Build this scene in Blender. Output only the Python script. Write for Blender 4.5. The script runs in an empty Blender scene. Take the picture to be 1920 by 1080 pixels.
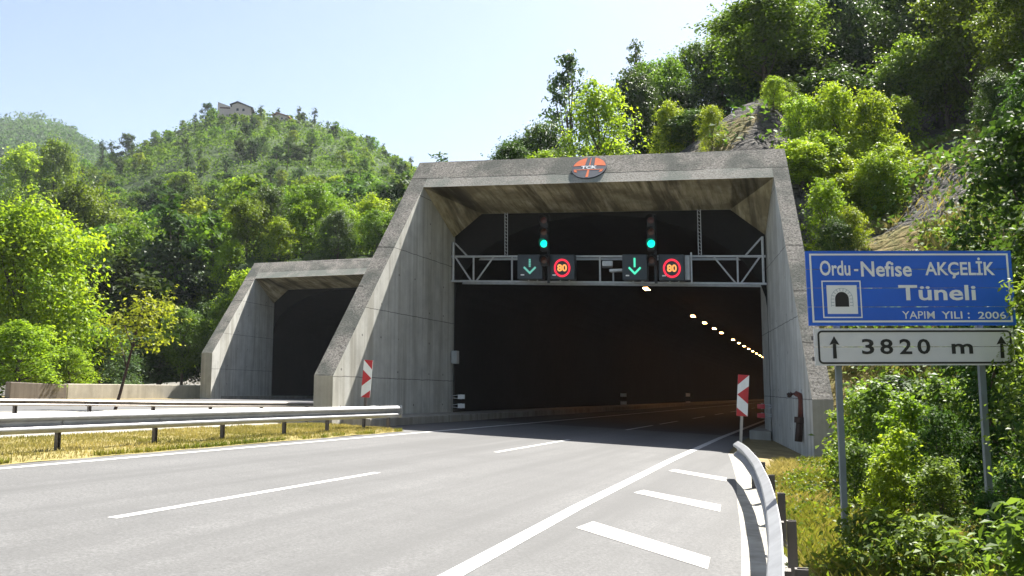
import bpy, bmesh, math, random
import numpy as np
from mathutils import Vector, Matrix

S = bpy.context.scene
COL = S.collection
random.seed(7)
R = math.radians

# ------------------------------------------------------------------ camera
F_PX = 1700.0
PSI = math.atan(595 / 1712.0)          # heading turned left of the tunnel axis
TH = math.atan(203 / F_PX)             # pitch up
EYE = Vector((0, 0, 1.5))
SLOPE = 0.05                           # superelevation of the carriageway, up to the left
cd = bpy.data.cameras.new('camera')
cd.sensor_width = 36
cd.lens = 36 * F_PX / 1920
cd.clip_start = 0.05
cd.clip_end = 6000
cam = bpy.data.objects.new('camera', cd)
COL.objects.link(cam)
cam.location = EYE
cam.rotation_euler = (math.pi / 2 + TH, 0, PSI)
S.camera = cam

# ------------------------------------------------------------------ sky and sun
SUN_VEC = Vector((0.18, 0.67, 1.0)).normalized()      # towards the sun: ahead, slightly right
ELEV = math.asin(SUN_VEC.z)
AZ = math.atan2(SUN_VEC.x, SUN_VEC.y)
W = bpy.data.worlds.new('World')
S.world = W
W.use_nodes = True
wn = W.node_tree.nodes
sky = wn.new('ShaderNodeTexSky')
sky.sky_type = 'NISHITA'
sky.sun_disc = False
sky.sun_elevation = ELEV
sky.sun_rotation = AZ
sky.air_density = 1.0
sky.dust_density = 1.7
sky.ozone_density = 0.35
W.node_tree.links.new(sky.outputs[0], wn['Background'].inputs[0])
wn['Background'].inputs[1].default_value = 0.055
sl = bpy.data.lights.new('sun', 'SUN')
sl.energy = 5.0
sl.angle = R(0.5)
sl.color = (1.0, 0.955, 0.88)
sun = bpy.data.objects.new('sun', sl)
COL.objects.link(sun)
sun.rotation_euler = (-SUN_VEC).to_track_quat('-Z', 'Y').to_euler()
S.view_settings.view_transform = 'Standard'
S.view_settings.look = 'None'
S.view_settings.gamma = 1
S.view_settings.exposure = 1.8
S.cycles.use_denoising = True
S.cycles.max_bounces = 8
S.cycles.transmission_bounces = 4
S.cycles.transparent_max_bounces = 8
S.cycles.sample_clamp_indirect = 6

# ------------------------------------------------------------------ coordinates
RV = Vector((math.cos(PSI), math.sin(PSI), 0))
FH = Vector((-math.sin(PSI), math.cos(PSI), 0))
FV = FH * math.cos(TH) + Vector((0, 0, 1)) * math.sin(TH)
UV = -FH * math.sin(TH) + Vector((0, 0, 1)) * math.cos(TH)

def ray(px, py):
    return FV * F_PX + RV * (px - 960) - UV * (py - 540)

def atY(px, py, Y):                     # point seen at a pixel, Y metres ahead
    d = ray(px, py)
    return EYE + d * (Y / d.dot(FH))

def road_pt(px, py, v=0.0):             # point seen at a pixel on the carriageway plane raised by v
    d = ray(px, py)
    return EYE + d * ((v - EYE.z) / (d.z + SLOPE * d.x))

def g(L):                               # ground level by lateral offset to the left
    pts = [(-60, -3.0), (13, .65), (16, .72), (18.5, 1.0), (20, 1.1), (36, 1.4), (60, 1.6)]
    for (a, za), (b, zb) in zip(pts, pts[1:]):
        if L <= b:
            return za + (zb - za) * (L - a) / (b - a)
    return pts[-1][1]

def Wp(L, D, v=0.0):                    # tunnel frame: L left, D along, v above road
    return Vector((-L, D, v + SLOPE * L))

def Gp(L, D, v=0.0):
    return Vector((-L, D, v + g(L)))

# ------------------------------------------------------------------ objects
def tag(o, label=None, cat=None, group=None, kind=None):
    if label: o['label'] = label
    if cat: o['category'] = cat
    if group: o['group'] = group
    if kind: o['kind'] = kind
    return o

def empty(name, loc, rz=0.0, label=None, cat=None, group=None):
    o = bpy.data.objects.new(name, None)
    o.empty_display_size = .2
    COL.objects.link(o)
    o.location = loc
    o.rotation_euler = (0, 0, rz)
    return tag(o, label, cat, group)

def link(name, me, parent=None, loc=None):
    o = bpy.data.objects.new(name, me)
    COL.objects.link(o)
    if parent is not None: o.parent = parent
    if loc is not None: o.location = loc
    return o

class MB:
    """collects faces; build() links them as one mesh object"""
    def __init__(s):
        s.v, s.f, s.m = [], [], []
    def add(s, vs, fs, mi=0):
        k = len(s.v)
        s.v += [tuple(p) for p in vs]
        s.f += [tuple(i + k for i in f) for f in fs]
        s.m += [mi] * len(fs)
        return s
    def poly(s, pts, mi=0):
        return s.add(pts, [tuple(range(len(pts)))], mi)
    def box(s, c, size, rot=None, mi=0):
        c = Vector(c); hx, hy, hz = [q / 2 for q in size]
        vs = [Vector((x, y, z)) for x in (-hx, hx) for y in (-hy, hy) for z in (-hz, hz)]
        if rot is not None: vs = [rot @ p for p in vs]
        return s.add([c + p for p in vs], [(0, 1, 3, 2), (4, 6, 7, 5), (0, 4, 5, 1), (2, 3, 7, 6), (0, 2, 6, 4), (1, 5, 7, 3)], mi)
    def prism(s, a, b, mi=0, caps=True):        # two loops of equal length
        n = len(a)
        fs = [(i, (i + 1) % n, n + (i + 1) % n, n + i) for i in range(n)]
        if caps: fs += [tuple(range(n))[::-1], tuple(range(n, 2 * n))]
        return s.add(list(a) + list(b), fs, mi)
    def tube(s, path, r, n=8, mi=0, caps=True):
        path = [Vector(p) for p in path]
        rs = r if isinstance(r, (list, tuple)) else [r] * len(path)
        rings = []
        ref = None
        for i, p in enumerate(path):
            t = (path[min(i + 1, len(path) - 1)] - path[max(i - 1, 0)])
            t = t.normalized() if t.length > 1e-9 else Vector((0, 0, 1))
            if ref is None: ref = Vector((1, 0, 0)) if abs(t.x) < .8 else Vector((0, 1, 0))
            a = t.cross(ref).normalized(); b = t.cross(a).normalized()
            ref = -b if False else ref
            rings.append([p + (a * math.cos(2 * math.pi * k / n) + b * math.sin(2 * math.pi * k / n)) * rs[i] for k in range(n)])
        k0 = len(s.v)
        s.v += [tuple(q) for rg in rings for q in rg]
        for i in range(len(path) - 1):
            for k in range(n):
                s.f.append((k0 + i * n + k, k0 + i * n + (k + 1) % n, k0 + (i + 1) * n + (k + 1) % n, k0 + (i + 1) * n + k)); s.m.append(mi)
        if caps:
            s.f.append(tuple(k0 + k for k in range(n))[::-1]); s.m.append(mi)
            s.f.append(tuple(k0 + (len(path) - 1) * n + k for k in range(n))); s.m.append(mi)
        return s
    def sweep(s, prof, path, side=1, mi=0):     # prof: (d, h) loop; d to the side of travel
        path = [Vector(p) for p in path]
        n = len(prof); k0 = len(s.v)
        for i, p in enumerate(path):
            t = path[min(i + 1, len(path) - 1)] - path[max(i - 1, 0)]
            t.z = 0; t.normalize()
            q = Vector((t.y, -t.x, 0)) * side
            for d, h in prof: s.v.append(tuple(p + q * d + Vector((0, 0, h))))
        for i in range(len(path) - 1):
            for k in range(n):
                s.f.append((k0 + i * n + k, k0 + i * n + (k + 1) % n, k0 + (i + 1) * n + (k + 1) % n, k0 + (i + 1) * n + k)); s.m.append(mi)
        s.f.append(tuple(k0 + k for k in range(n))[::-1]); s.m.append(mi)
        s.f.append(tuple(k0 + (len(path) - 1) * n + k for k in range(n))); s.m.append(mi)
        return s
    def build(s, name, mats, parent=None, world=True, smooth=False, bevel=0):
        off = Vector((0, 0, 0))
        if parent is not None and world:
            p = parent
            while p is not None:
                off += p.location; p = p.parent
        me = bpy.data.meshes.new(name)
        me.from_pydata([tuple(Vector(q) - off) for q in s.v], [], s.f)
        if not isinstance(mats, (list, tuple)): mats = [mats]
        for m in mats: me.materials.append(m)
        me.polygons.foreach_set('material_index', s.m)
        bm = bmesh.new(); bm.from_mesh(me)
        bmesh.ops.recalc_face_normals(bm, faces=bm.faces)
        bm.to_mesh(me); bm.free()
        if smooth: me.polygons.foreach_set('use_smooth', [True] * len(me.polygons))
        me.update()
        o = link(name, me, parent)
        if bevel:
            bv = o.modifiers.new('edge', 'BEVEL'); bv.width = bevel; bv.segments = 2; bv.limit_method = 'ANGLE'
        return o

def quads_mesh(name, V, tint, mats, mat_idx=None, nper=4):
    """numpy leaf cards: V (N,nper,3), tint (N,) stored per vertex"""
    N = len(V)
    me = bpy.data.meshes.new(name)
    me.vertices.add(N * nper); me.loops.add(N * nper); me.polygons.add(N)
    me.vertices.foreach_set('co', np.ascontiguousarray(V, dtype=np.float32).ravel())
    me.loops.foreach_set('vertex_index', np.arange(N * nper, dtype=np.int32))
    me.polygons.foreach_set('loop_start', np.arange(0, N * nper, nper, dtype=np.int32))
    at = me.attributes.new('tint', 'FLOAT', 'POINT')
    at.data.foreach_set('value', np.repeat(np.asarray(tint, np.float32), nper))
    for m in mats: me.materials.append(m)
    if mat_idx is not None: me.polygons.foreach_set('material_index', np.asarray(mat_idx, np.int32))
    me.update(calc_edges=True)
    return me

# ------------------------------------------------------------------ materials
class NT:
    def __init__(s, name):
        s.m = bpy.data.materials.new(name); s.m.use_nodes = True
        s.t = s.m.node_tree; s.n = s.t.nodes; s.b = s.n['Principled BSDF']; s.out = s.n['Material Output']
    def new(s, typ, **kw):
        nd = s.n.new(typ)
        for k, v in kw.items(): setattr(nd, k, v)
        return nd
    def ln(s, a, b): s.t.links.new(a, b)
    def pos(s, scale=(1, 1, 1), obj=False):
        if obj: src = s.new('ShaderNodeTexCoord').outputs['Object']
        else: src = s.new('ShaderNodeNewGeometry').outputs['Position']
        mp = s.new('ShaderNodeMapping'); mp.inputs['Scale'].default_value = scale
        s.ln(src, mp.inputs[0]); return mp.outputs[0]
    def noise(s, vec, scale, detail=6, rough=.6):
        nd = s.new('ShaderNodeTexNoise'); nd.inputs['Scale'].default_value = scale
        nd.inputs['Detail'].default_value = detail; nd.inputs['Roughness'].default_value = rough
        s.ln(vec, nd.inputs['Vector']); return nd.outputs['Fac']
    def ramp(s, fac, stops):
        nd = s.new('ShaderNodeValToRGB'); e = nd.color_ramp.elements
        while len(e) < len(stops): e.new(.5)
        for q, (p, c) in zip(e, stops):
            q.position = p; q.color = (*c, 1) if len(c) == 3 else c
        s.ln(fac, nd.inputs[0]); return nd.outputs[0]
    def math(s, op, a, b=None, c=None, clamp=False):
        nd = s.new('ShaderNodeMath', operation=op, use_clamp=clamp)
        for i, q in enumerate((a, b, c)):
            if q is None: continue
            if isinstance(q, (int, float)): nd.inputs[i].default_value = q
            else: s.ln(q, nd.inputs[i])
        return nd.outputs[0]
    def mix(s, fac, a, b, mode='MIX'):
        nd = s.new('ShaderNodeMix', data_type='RGBA', blend_type=mode)
        for i, q in ((0, fac), (6, a), (7, b)):
            if isinstance(q, (int, float)): nd.inputs[i].default_value = q
            elif isinstance(q, tuple): nd.inputs[i].default_value = (*q, 1) if len(q) == 3 else q
            else: s.ln(q, nd.inputs[i])
        return nd.outputs[2]
    def bump(s, h, strength, dist=.02):
        nd = s.new('ShaderNodeBump'); nd.inputs['Strength'].default_value = strength; nd.inputs['Distance'].default_value = dist
        s.ln(h, nd.inputs['Height']); s.ln(nd.outputs[0], s.b.inputs['Normal'])
    def col(s, c): 
        if isinstance(c, tuple): s.b.inputs['Base Color'].default_value = (*c, 1)
        else: s.ln(c, s.b.inputs['Base Color'])
    def set(s, **kw):
        for k, v in kw.items(): s.b.inputs[k.replace('_', ' ')].default_value = v
        return s

def simple(name, c, rough=.6, metal=0.0, var=.12, scale=6, obj=True):
    k = NT(name); p = k.pos(obj=obj)
    f = k.noise(p, scale)
    lo = tuple(q * (1 - var) for q in c); hi = tuple(min(1, q * (1 + var)) for q in c)
    k.col(k.ramp(f, [(.3, lo), (.7, hi)])); k.set(Roughness=rough, Metallic=metal)
    return k.m

def emissive(name, c, strength):
    k = NT(name); k.col((.02, .02, .02))
    k.b.inputs['Emission Color'].default_value = (*c, 1); k.b.inputs['Emission Strength'].default_value = strength
    return k.m

def m_concrete(name, base, joints, streak=.5, dark=(.45, .42, .36), boards=.35):
    k = NT(name); p = k.pos()
    n1 = k.noise(p, 1.1, 8, .65)
    c = k.ramp(n1, [(.25, tuple(q * .72 for q in base)), (.55, base), (.8, tuple(q * 1.22 for q in base))])
    st = k.noise(k.pos((3.2, 3.2, .16)), 1.0, 6, .6)          # vertical run-off streaks
    c = k.mix(k.ramp(st, [(.36, (streak,) * 3), (.56, (0, 0, 0))]), c, tuple(b * d for b, d in zip(base, dark)))
    bd = k.noise(k.pos((9, 9, .05)), 1.0, 2, .5)               # board marks
    c = k.mix(boards, c, k.ramp(bd, [(.4, (.35, .35, .35)), (.6, (.75, .75, .75))]), 'OVERLAY')
    fine = k.noise(p, 45, 3)
    h = fine
    if joints:
        sx = k.new('ShaderNodeSeparateXYZ'); k.ln(k.new('ShaderNodeNewGeometry').outputs['Position'], sx.inputs[0])
        wob = k.math('MULTIPLY', k.math('SUBTRACT', k.noise(p, 2.5, 4), .5), .06)
        v = k.math('ADD', k.math('ADD', sx.outputs[2], k.math('MULTIPLY', sx.outputs[0], SLOPE)), wob)
        def line(q, off, per, wd):
            a = k.math('FRACT', k.math('ADD', k.math('DIVIDE', k.math('SUBTRACT', q, off), per), .5))
            return k.math('LESS_THAN', k.math('MULTIPLY', k.math('ABSOLUTE', k.math('SUBTRACT', a, .5)), per), wd)
        l1 = line(v, joints, 2.15, .013)
        l2 = k.math('MULTIPLY', line(k.math('ADD', sx.outputs[1], wob), .35, 2.4, .008), .4)
        da = k.math('ABSOLUTE', k.math('SUBTRACT', k.math('FRACT', k.math('DIVIDE', sx.outputs[1], 1.2)), .5))
        dv = k.math('ABSOLUTE', k.math('SUBTRACT', k.math('FRACT', k.math('DIVIDE', v, 1.075)), .5))
        hole = k.math('LESS_THAN', k.math('ADD', k.math('MULTIPLY', da, da), k.math('MULTIPLY', dv, dv)), .0011)
        hole = k.math('MULTIPLY', hole, k.math('GREATER_THAN', k.noise(p, .9, 2), .47))
        mk = k.math('MAXIMUM', k.math('MAXIMUM', l1, l2), hole)
        c = k.mix(k.math('MULTIPLY', mk, .62), c, (.035, .034, .03))
        h = k.math('SUBTRACT', h, k.math('MULTIPLY', mk, 2.0))
    k.col(c); k.set(Roughness=.88); k.b.inputs['Specular IOR Level'].default_value = .25
    k.bump(h, .35, .008)
    return k.m

def m_aggregate(name, lift=1.0):                    # washed rough aggregate faces of the portal legs
    k = NT(name); p = k.pos()
    a = k.noise(p, 16, 6, .75); b = k.noise(p, .8, 5, .6); d = k.noise(p, 60, 2)
    c = k.ramp(a, [(.32, (.07 * lift, .064 * lift, .056 * lift)), (.5, (.28, .256, .22) if lift == 1 else (.37, .345, .30)), (.68, (.46, .43, .38))])
    c = k.mix(k.ramp(b, [(.38, (.75,) * 3), (.56, (0, 0, 0))]), c, (.09 * lift, .10 * lift, .085 * lift))
    sx = k.new('ShaderNodeSeparateXYZ'); k.ln(k.new('ShaderNodeNewGeometry').outputs['Position'], sx.inputs[0])
    v = k.math('ADD', k.math('ADD', sx.outputs[2], k.math('MULTIPLY', sx.outputs[0], SLOPE)), k.math('MULTIPLY', k.noise(p, 3, 3), .1))
    f = k.math('FRACT', k.math('ADD', k.math('DIVIDE', k.math('SUBTRACT', v, 1.45), 1.44), .5))
    ln_ = k.math('LESS_THAN', k.math('ABSOLUTE', k.math('SUBTRACT', f, .5)), .014)
    ln_ = k.math('MULTIPLY', ln_, k.math('GREATER_THAN', k.noise(p, .35, 3), .46))
    c = k.mix(k.math('MULTIPLY', ln_, .75), c, (.03, .028, .025))
    k.col(c); k.set(Roughness=.95); k.b.inputs['Specular IOR Level'].default_value = .15
    k.bump(k.math('ADD', a, k.math('MULTIPLY', d, .3)), .85, .035)
    return k.m

def m_soffit(name):
    k = NT(name); p = k.pos()
    st = k.noise(k.pos((5.5, .5, .5)), 1.2, 7, .7)
    c = k.ramp(st, [(.32, (.14, .115, .06)), (.45, (.42, .37, .23)), (.6, (.56, .50, .35)), (.74, (.72, .67, .54))])
    c = k.mix(k.ramp(k.noise(p, .7, 6), [(.42, (.7,) * 3), (.58, (0, 0, 0))]), c, (.15, .125, .07))
    dk = k.noise(k.pos((1.5, .12, .12)), 1.3, 5, .65)
    c = k.mix(k.ramp(dk, [(.4, (.75,) * 3), (.52, (0, 0, 0))]), c, (.08, .065, .035))
    k.col(c); k.set(Roughness=.9); k.bump(k.noise(p, 18, 6), .4, .02)
    return k.m

def m_asphalt(name, base=.2, tint=(1, 1, .99)):
    k = NT(name); p = k.pos()
    a = k.noise(p, 34, 6, .85); b = k.noise(p, .55, 8, .7); lane = k.noise(k.pos((1.1, .05, 1)), 1.0, 4)
    grey = lambda q: tuple(base * q * t for t in tint)
    c = k.ramp(a, [(.34, grey(.55)), (.5, grey(1)), (.66, grey(1.5))])
    c = k.mix(k.ramp(b, [(.3, (.55,) * 3), (.6, (0, 0, 0))]), c, grey(.68))
    c = k.mix(k.ramp(lane, [(.38, (.75,) * 3), (.58, (0, 0, 0))]), c, grey(.70))
    sp_ = k.noise(p, 2.2, 4, .6)
    c = k.mix(k.ramp(sp_, [(.66, (0, 0, 0)), (.74, (.35,) * 3)]), c, grey(.55))
    vo = k.new('ShaderNodeTexVoronoi', feature='DISTANCE_TO_EDGE'); vo.inputs['Scale'].default_value = .16
    wv = k.new('ShaderNodeVectorMath', operation='ADD')
    nv = k.new('ShaderNodeTexNoise'); nv.inputs['Scale'].default_value = 1.2; nv.inputs['Detail'].default_value = 6
    k.ln(p, nv.inputs['Vector']); k.ln(p, wv.inputs[0]); k.ln(nv.outputs['Color'], wv.inputs[1]); k.ln(wv.outputs[0], vo.inputs['Vector'])
    crack = k.math('LESS_THAN', vo.outputs['Distance'], .0022)
    c = k.mix(k.math('MULTIPLY', crack, .10), c, grey(.3))
    k.col(c); k.set(Roughness=.85); k.b.inputs['Specular IOR Level'].default_value = .3
    k.bump(a, .5, .006)
    return k.m

def m_paint(name, c, worn=.45):
    k = NT(name); p = k.pos()
    w = k.noise(p, 7, 8, .75)
    k.col(k.mix(k.ramp(w, [(worn - .1, (.75,) * 3), (worn + .06, (0, 0, 0))]), c, (.24, .24, .23)))
    k.set(Roughness=.7); k.bump(k.noise(p, 90, 2), .3, .004)
    return k.m

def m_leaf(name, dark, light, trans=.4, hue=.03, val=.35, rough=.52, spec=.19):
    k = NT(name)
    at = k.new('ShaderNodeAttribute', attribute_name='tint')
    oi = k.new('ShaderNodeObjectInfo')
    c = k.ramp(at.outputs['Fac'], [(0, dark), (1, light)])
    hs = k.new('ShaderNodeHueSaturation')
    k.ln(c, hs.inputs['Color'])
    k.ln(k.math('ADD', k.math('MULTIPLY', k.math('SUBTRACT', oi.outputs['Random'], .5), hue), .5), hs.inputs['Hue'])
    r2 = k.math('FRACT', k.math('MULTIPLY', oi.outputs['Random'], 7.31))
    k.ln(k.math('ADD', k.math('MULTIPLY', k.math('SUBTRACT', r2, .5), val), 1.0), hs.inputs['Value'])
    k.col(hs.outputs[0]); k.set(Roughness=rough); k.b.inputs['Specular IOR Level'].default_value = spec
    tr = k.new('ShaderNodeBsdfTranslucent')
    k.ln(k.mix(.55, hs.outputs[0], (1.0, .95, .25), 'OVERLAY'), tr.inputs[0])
    mx = k.new('ShaderNodeMixShader'); mx.inputs[0].default_value = trans
    k.ln(k.b.outputs[0], mx.inputs[1]); k.ln(tr.outputs[0], mx.inputs[2]); k.ln(mx.outputs[0], k.out.inputs[0])
    return k.m

def m_soil(name, stops, scale=.5, bump=.7, dist=.25):
    k = NT(name); p = k.pos()
    a = k.noise(p, scale, 10, .68); b = k.noise(p, scale * 9, 6, .7)
    k.col(k.ramp(k.math('ADD', k.math('MULTIPLY', a, .6), k.math('MULTIPLY', b, .4)), stops))
    k.set(Roughness=.95); k.b.inputs['Specular IOR Level'].default_value = .15
    k.bump(k.math('ADD', a, k.math('MULTIPLY', b, .35)), bump, dist)
    return k.m

def m_steel(name, c=(.40, .41, .42), rough=.48, metal=.65):
    k = NT(name); p = k.pos()
    a = k.noise(p, 3, 6, .7); s_ = k.noise(k.pos((8, 8, 1)), 1.0, 5)
    c2 = tuple(q * .72 for q in c)
    cc = k.ramp(a, [(.3, c2), (.65, c)])
    cc = k.mix(k.ramp(s_, [(.62, (0, 0, 0)), (.8, (.35,) * 3)]), cc, (.25, .17, .11))
    k.col(cc); k.set(Roughness=rough, Metallic=metal)
    return k.m

M = {}
M['wall'] = m_concrete('board_marked_concrete', (.60, .595, .545), 1.4, .5, boards=.14)
M['wall_plain'] = m_concrete('plain_concrete', (.33, .315, .275), None, .45, boards=.12)
M['pale_wall'] = m_concrete('pale_wall', (.52, .485, .41), None, .3, boards=.0)
M['agg'] = m_aggregate('exposed_aggregate')
M['agg_light'] = m_aggregate('worn_lip_concrete', 2.2)
M['soffit'] = m_soffit('stained_soffit')
M['lining'] = m_soil('shaded_lining', [(.3, (.008, .0075, .007)), (.7, (.020, .019, .017))], .4, .3, .05)  # near black: the darkness inside the bore is put into the colour
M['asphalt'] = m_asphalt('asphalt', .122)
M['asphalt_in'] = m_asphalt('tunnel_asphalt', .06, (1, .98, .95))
M['paint'] = m_paint('road_paint', (.49, .49, .475), .48)
M['paint_worn'] = m_paint('worn_road_paint', (.40, .39, .365), .50)
M['steel'] = m_steel('galvanised_steel')
M['steel_old'] = m_steel('weathered_steel', (.5, .46, .42), .55, .5)
M['post'] = m_steel('post_steel', (.13, .115, .11), .6, .3)
M['truss'] = simple('painted_truss', (.50, .52, .54), .5, .2)
M['dark'] = simple('dark_housing', (.018, .022, .026), .5)
M['led_face'] = simple('led_face', (.012, .020, .026), .35)
M['black'] = simple('black_plastic', (.008, .008, .008), .6)
M['white'] = simple('white_sheet', (.78, .79, .78), .4, 0, .05)
M['red'] = simple('red_sheet', (.45, .012, .02), .4, 0, .15)
M['rust'] = simple('rusty_red_paint', (.10, .022, .012), .7, 0, .5, 14)
M['rust_dark'] = simple('rusty_dark_iron', (.035, .018, .012), .8, 0, .5, 14)
M['box'] = simple('grey_box', (.42, .44, .45), .5, .1)
M['earth'] = m_soil('verge_soil', [(.3, (.12, .095, .045)), (.5, (.22, .175, .085)), (.7, (.34, .28, .15))], 1.2, .5, .05)
M['grass_soil'] = m_soil('dry_turf', [(.3, (.14, .12, .045)), (.5, (.26, .22, .09)), (.72, (.38, .33, .17))], 1.6, .5, .05)
M['rock'] = m_soil('rocky_slope', [(.28, (.035, .035, .032)), (.45, (.12, .11, .10)), (.56, (.20, .18, .155)), (.72, (.33, .29, .23))], .35, 1.0, .5)
M['forest_floor'] = m_soil('forest_floor', [(.3, (.02, .035, .012)), (.5, (.045, .075, .022)), (.7, (.09, .13, .04))], .25, .8, .6)
M['bark'] = simple('bark', (.075, .058, .042), .9, 0, .4, 12)

from mathutils import noise as mnoise
def fbm(x, y, z=0.0, s=1.0, o=4):
    return mnoise.fractal(Vector((x * s, y * s, z)), 1.0, 2.0, o)

def grid_mesh(P, mats, name, keep=None, attr=None):
    """P[i][j] points -> one sheet"""
    ni, nj = len(P), len(P[0])
    vs = [tuple(p) for row in P for p in row]
    fs = []
    for i in range(ni - 1):
        for j in range(nj - 1):
            if keep is None or keep(i, j):
                fs.append((i * nj + j, i * nj + j + 1, (i + 1) * nj + j + 1, (i + 1) * nj + j))
    me = bpy.data.meshes.new(name); me.from_pydata(vs, [], fs)
    for m in mats: me.materials.append(m)
    if attr is not None:
        a = me.attributes.new('grass', 'FLOAT', 'POINT'); a.data.foreach_set('value', np.asarray(attr, np.float32).ravel())
    bm = bmesh.new(); bm.from_mesh(me); bmesh.ops.recalc_face_normals(bm, faces=bm.faces)
    loose = [v for v in bm.verts if not v.link_faces]
    bmesh.ops.delete(bm, geom=loose, context='VERTS')
    bm.to_mesh(me); bm.free()
    if sum(p.normal.z for p in me.polygons) < 0: me.flip_normals()
    me.polygons.foreach_set('use_smooth', [True] * len(me.polygons)); me.update()
    return me

# ------------------------------------------------------------------ ground, road, markings
far = MB()
far.poly([(-1100, -300, -9), (1100, -300, -9), (1100, 1100, -9), (-1100, 1100, -9)])
tag(far.build('far_ground', M['forest_floor']), kind='structure')

Ls = [.75, 1.5, 2.5, 4, 6, 8, 10, 10.9, 11.6, 12.4, 13, 14, 16, 18.5, 20, 24, 30, 36, 42, 50, 62, 80]
Ds = list(range(-40, 82, 4))
tag(link('ground', grid_mesh([[Gp(L, D, -.035) for D in Ds] for L in Ls], [M['earth']], 'ground')), kind='structure')

edge = [(-40, .2), (0, .4), (5, .55), (7.85, .74), (10.2, .95), (13, 1.25), (16.2, 1.56), (19.5, 1.95), (22.9, 2.38), (27, 2.6), (32, 2.6)]
rb = [[Wp(L0 + (11.05 - L0) * t, D, 0) for t in (0, .25, .5, .75, 1)] for D, L0 in edge]
rb[-1] = [Wp(2.6 + 8.45 * t, 32.0, 0) for t in (0, .25, .5, .75, 1)]
tag(link('road', grid_mesh(rb, [M['asphalt']], 'road')), kind='structure')
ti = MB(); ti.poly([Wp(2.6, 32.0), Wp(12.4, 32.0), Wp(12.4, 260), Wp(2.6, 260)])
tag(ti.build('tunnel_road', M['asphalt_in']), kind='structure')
ap = MB(); ap.poly([Wp(11.05, 20.5, .0), Wp(12.45, 23.0, .0), Wp(12.45, 32, .0), Wp(11.05, 32, .0)])
tag(ap.build('road_apron', M['asphalt']), kind='structure')
md_ = [[Gp(L, D, .012) for D in (-40, 0, 10, 20, 24, 30, 40, 50)] for L in (14.2, 16, 18.5, 19.95)]
tag(link('median_paving', grid_mesh(md_, [M['wall_plain']], 'median_paving')), kind='structure')
sr = [[Gp(L, D, .0) for D in (-40, 0, 20, 40, 56)] for L in (20, 24, 28, 33)]
tag(link('second_road', grid_mesh(sr, [M['asphalt']], 'second_road')), kind='structure')
sti = MB(); sti.poly([Vector((-24.4, 56, 1.22)), Vector((-34.6, 56, 1.34)), Vector((-34.6, 150, 1.34)), Vector((-24.4, 150, 1.22))])
tag(sti.build('second_tunnel_road', M['asphalt_in']), kind='structure')
gu = MB()
ge = [(e[0], e[1]) for e in edge if e[0] <= 22.9]
gr = [[Wp(L0 - w, D, .004 if w else -.004) for w in (0, .55)] for D, L0 in ge]
tag(link('gutter_strip', grid_mesh(gr, [M['wall_plain']], 'gutter_strip')), kind='structure')

mk = MB()
def stripe(pts, w, mb=mk, mi=0, v=.004):
    for (La, Da), (Lb, Db) in zip(pts, pts[1:]):
        t = Vector((Lb - La, Db - Da)).normalized(); n = Vector((-t.y, t.x)) * w / 2
        mb.poly([Wp(La + n.x, Da + n.y, v), Wp(La - n.x, Da - n.y, v), Wp(Lb - n.x, Db - n.y, v), Wp(Lb + n.x, Db + n.y, v)], mi)
stripe([(2.35, -8), (2.62, 2), (2.78, 6.58), (2.97, 10.94), (3.21, 19.6), (3.37, 30.2), (3.45, 60), (3.45, 250)], .17)
stripe([(10.66, -8), (10.6, 9.5), (10.5, 19.6), (10.42, 30), (10.4, 250)], .15)
for a in range(-2, 42):
    s0 = 7.25 + (a * 10.4 if a < 2 else 20.8 + (a - 2) * 10.2) - 0
    if a in (0, 1, 2): s0, s1 = [(7.2, 12.75), (18.1, 23.9), (31.4, 36.6)][a]
    else: s1 = s0 + 5
    if s0 > 240: break
    stripe([(6.56 + .005 * s0, s0), (6.56 + .005 * s1, s1)], .12)
tag(mk.build('road_marking', M['paint']), kind='structure')
hm = MB()
for q in ([(1080, 990), (1112, 978), (1332, 1046), (1327, 1068)], [(1188, 924), (1207, 919), (1352, 947), (1350, 960)], [(1253, 883), (1266, 880), (1363, 896), (1362, 903)],
          ):
    hm.poly([road_pt(px, py) + Vector((0, 0, .004)) for px, py in q])
hm.poly([Wp(2.45, 4.6, .004), Wp(2.4, 5.5, .004), Wp(.82, 4.6, .004), Wp(.8, 3.8, .004)])
tag(hm.build('hatch_marking', M['paint_worn']), kind='structure')

# ------------------------------------------------------------------ hillside above and right of the tunnel
def smax(a, b, k=.6):
    h = max(0.0, k - abs(a - b)) / k
    return max(a, b) + h * h * k * .25

def hz(x, y):
    base = -.05 * x - .02 + .16 * min(1, max(0, (x + .3) / 1.8)) if x > -1 else g(-x) - .05
    fy = .62 * (y - 33) if y < 33 else .3 * (min(y, 50) - 33) + .72 * max(0, min(y, 75) - 50) + .2 * max(0, min(y, 120) - 75)
    A = 6.0 + fy + .6 * min(x, 16) + .3 * max(0, x - 16)
    s_ = min(1, max(0, (2.2 - x) / 5.5)) * min(1, max(0, (y - 32.9) / 3))
    s_ = s_ * s_ * (3 - 2 * s_)
    A += s_ * (10.7 + .67 * (min(y, 43) - 33) + .33 * max(0, min(y, 75) - 43) + .7 * min(x, 1) - A)
    if y < 33:
        A -= 8 * max(0, (-(1.35 - .168 * (31.5 - y)) if y > 23 else .2) - x)
    if y < 60: A -= 1.6 * max(0, -20 - x)
    z = smax(base, min(A, 150), 1.2)
    z = smax(z, .55 * (x - 3.2), .8)
    if y >= 32.9 and x < .6:
        c = 8.5 + .3 * (min(y, 60) - 33.5) - max(0, -14.6 - x) * 2.2
        c -= max(0, x + 1.5) * 2.6
        z = smax(z, c, .3)
    return z

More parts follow.
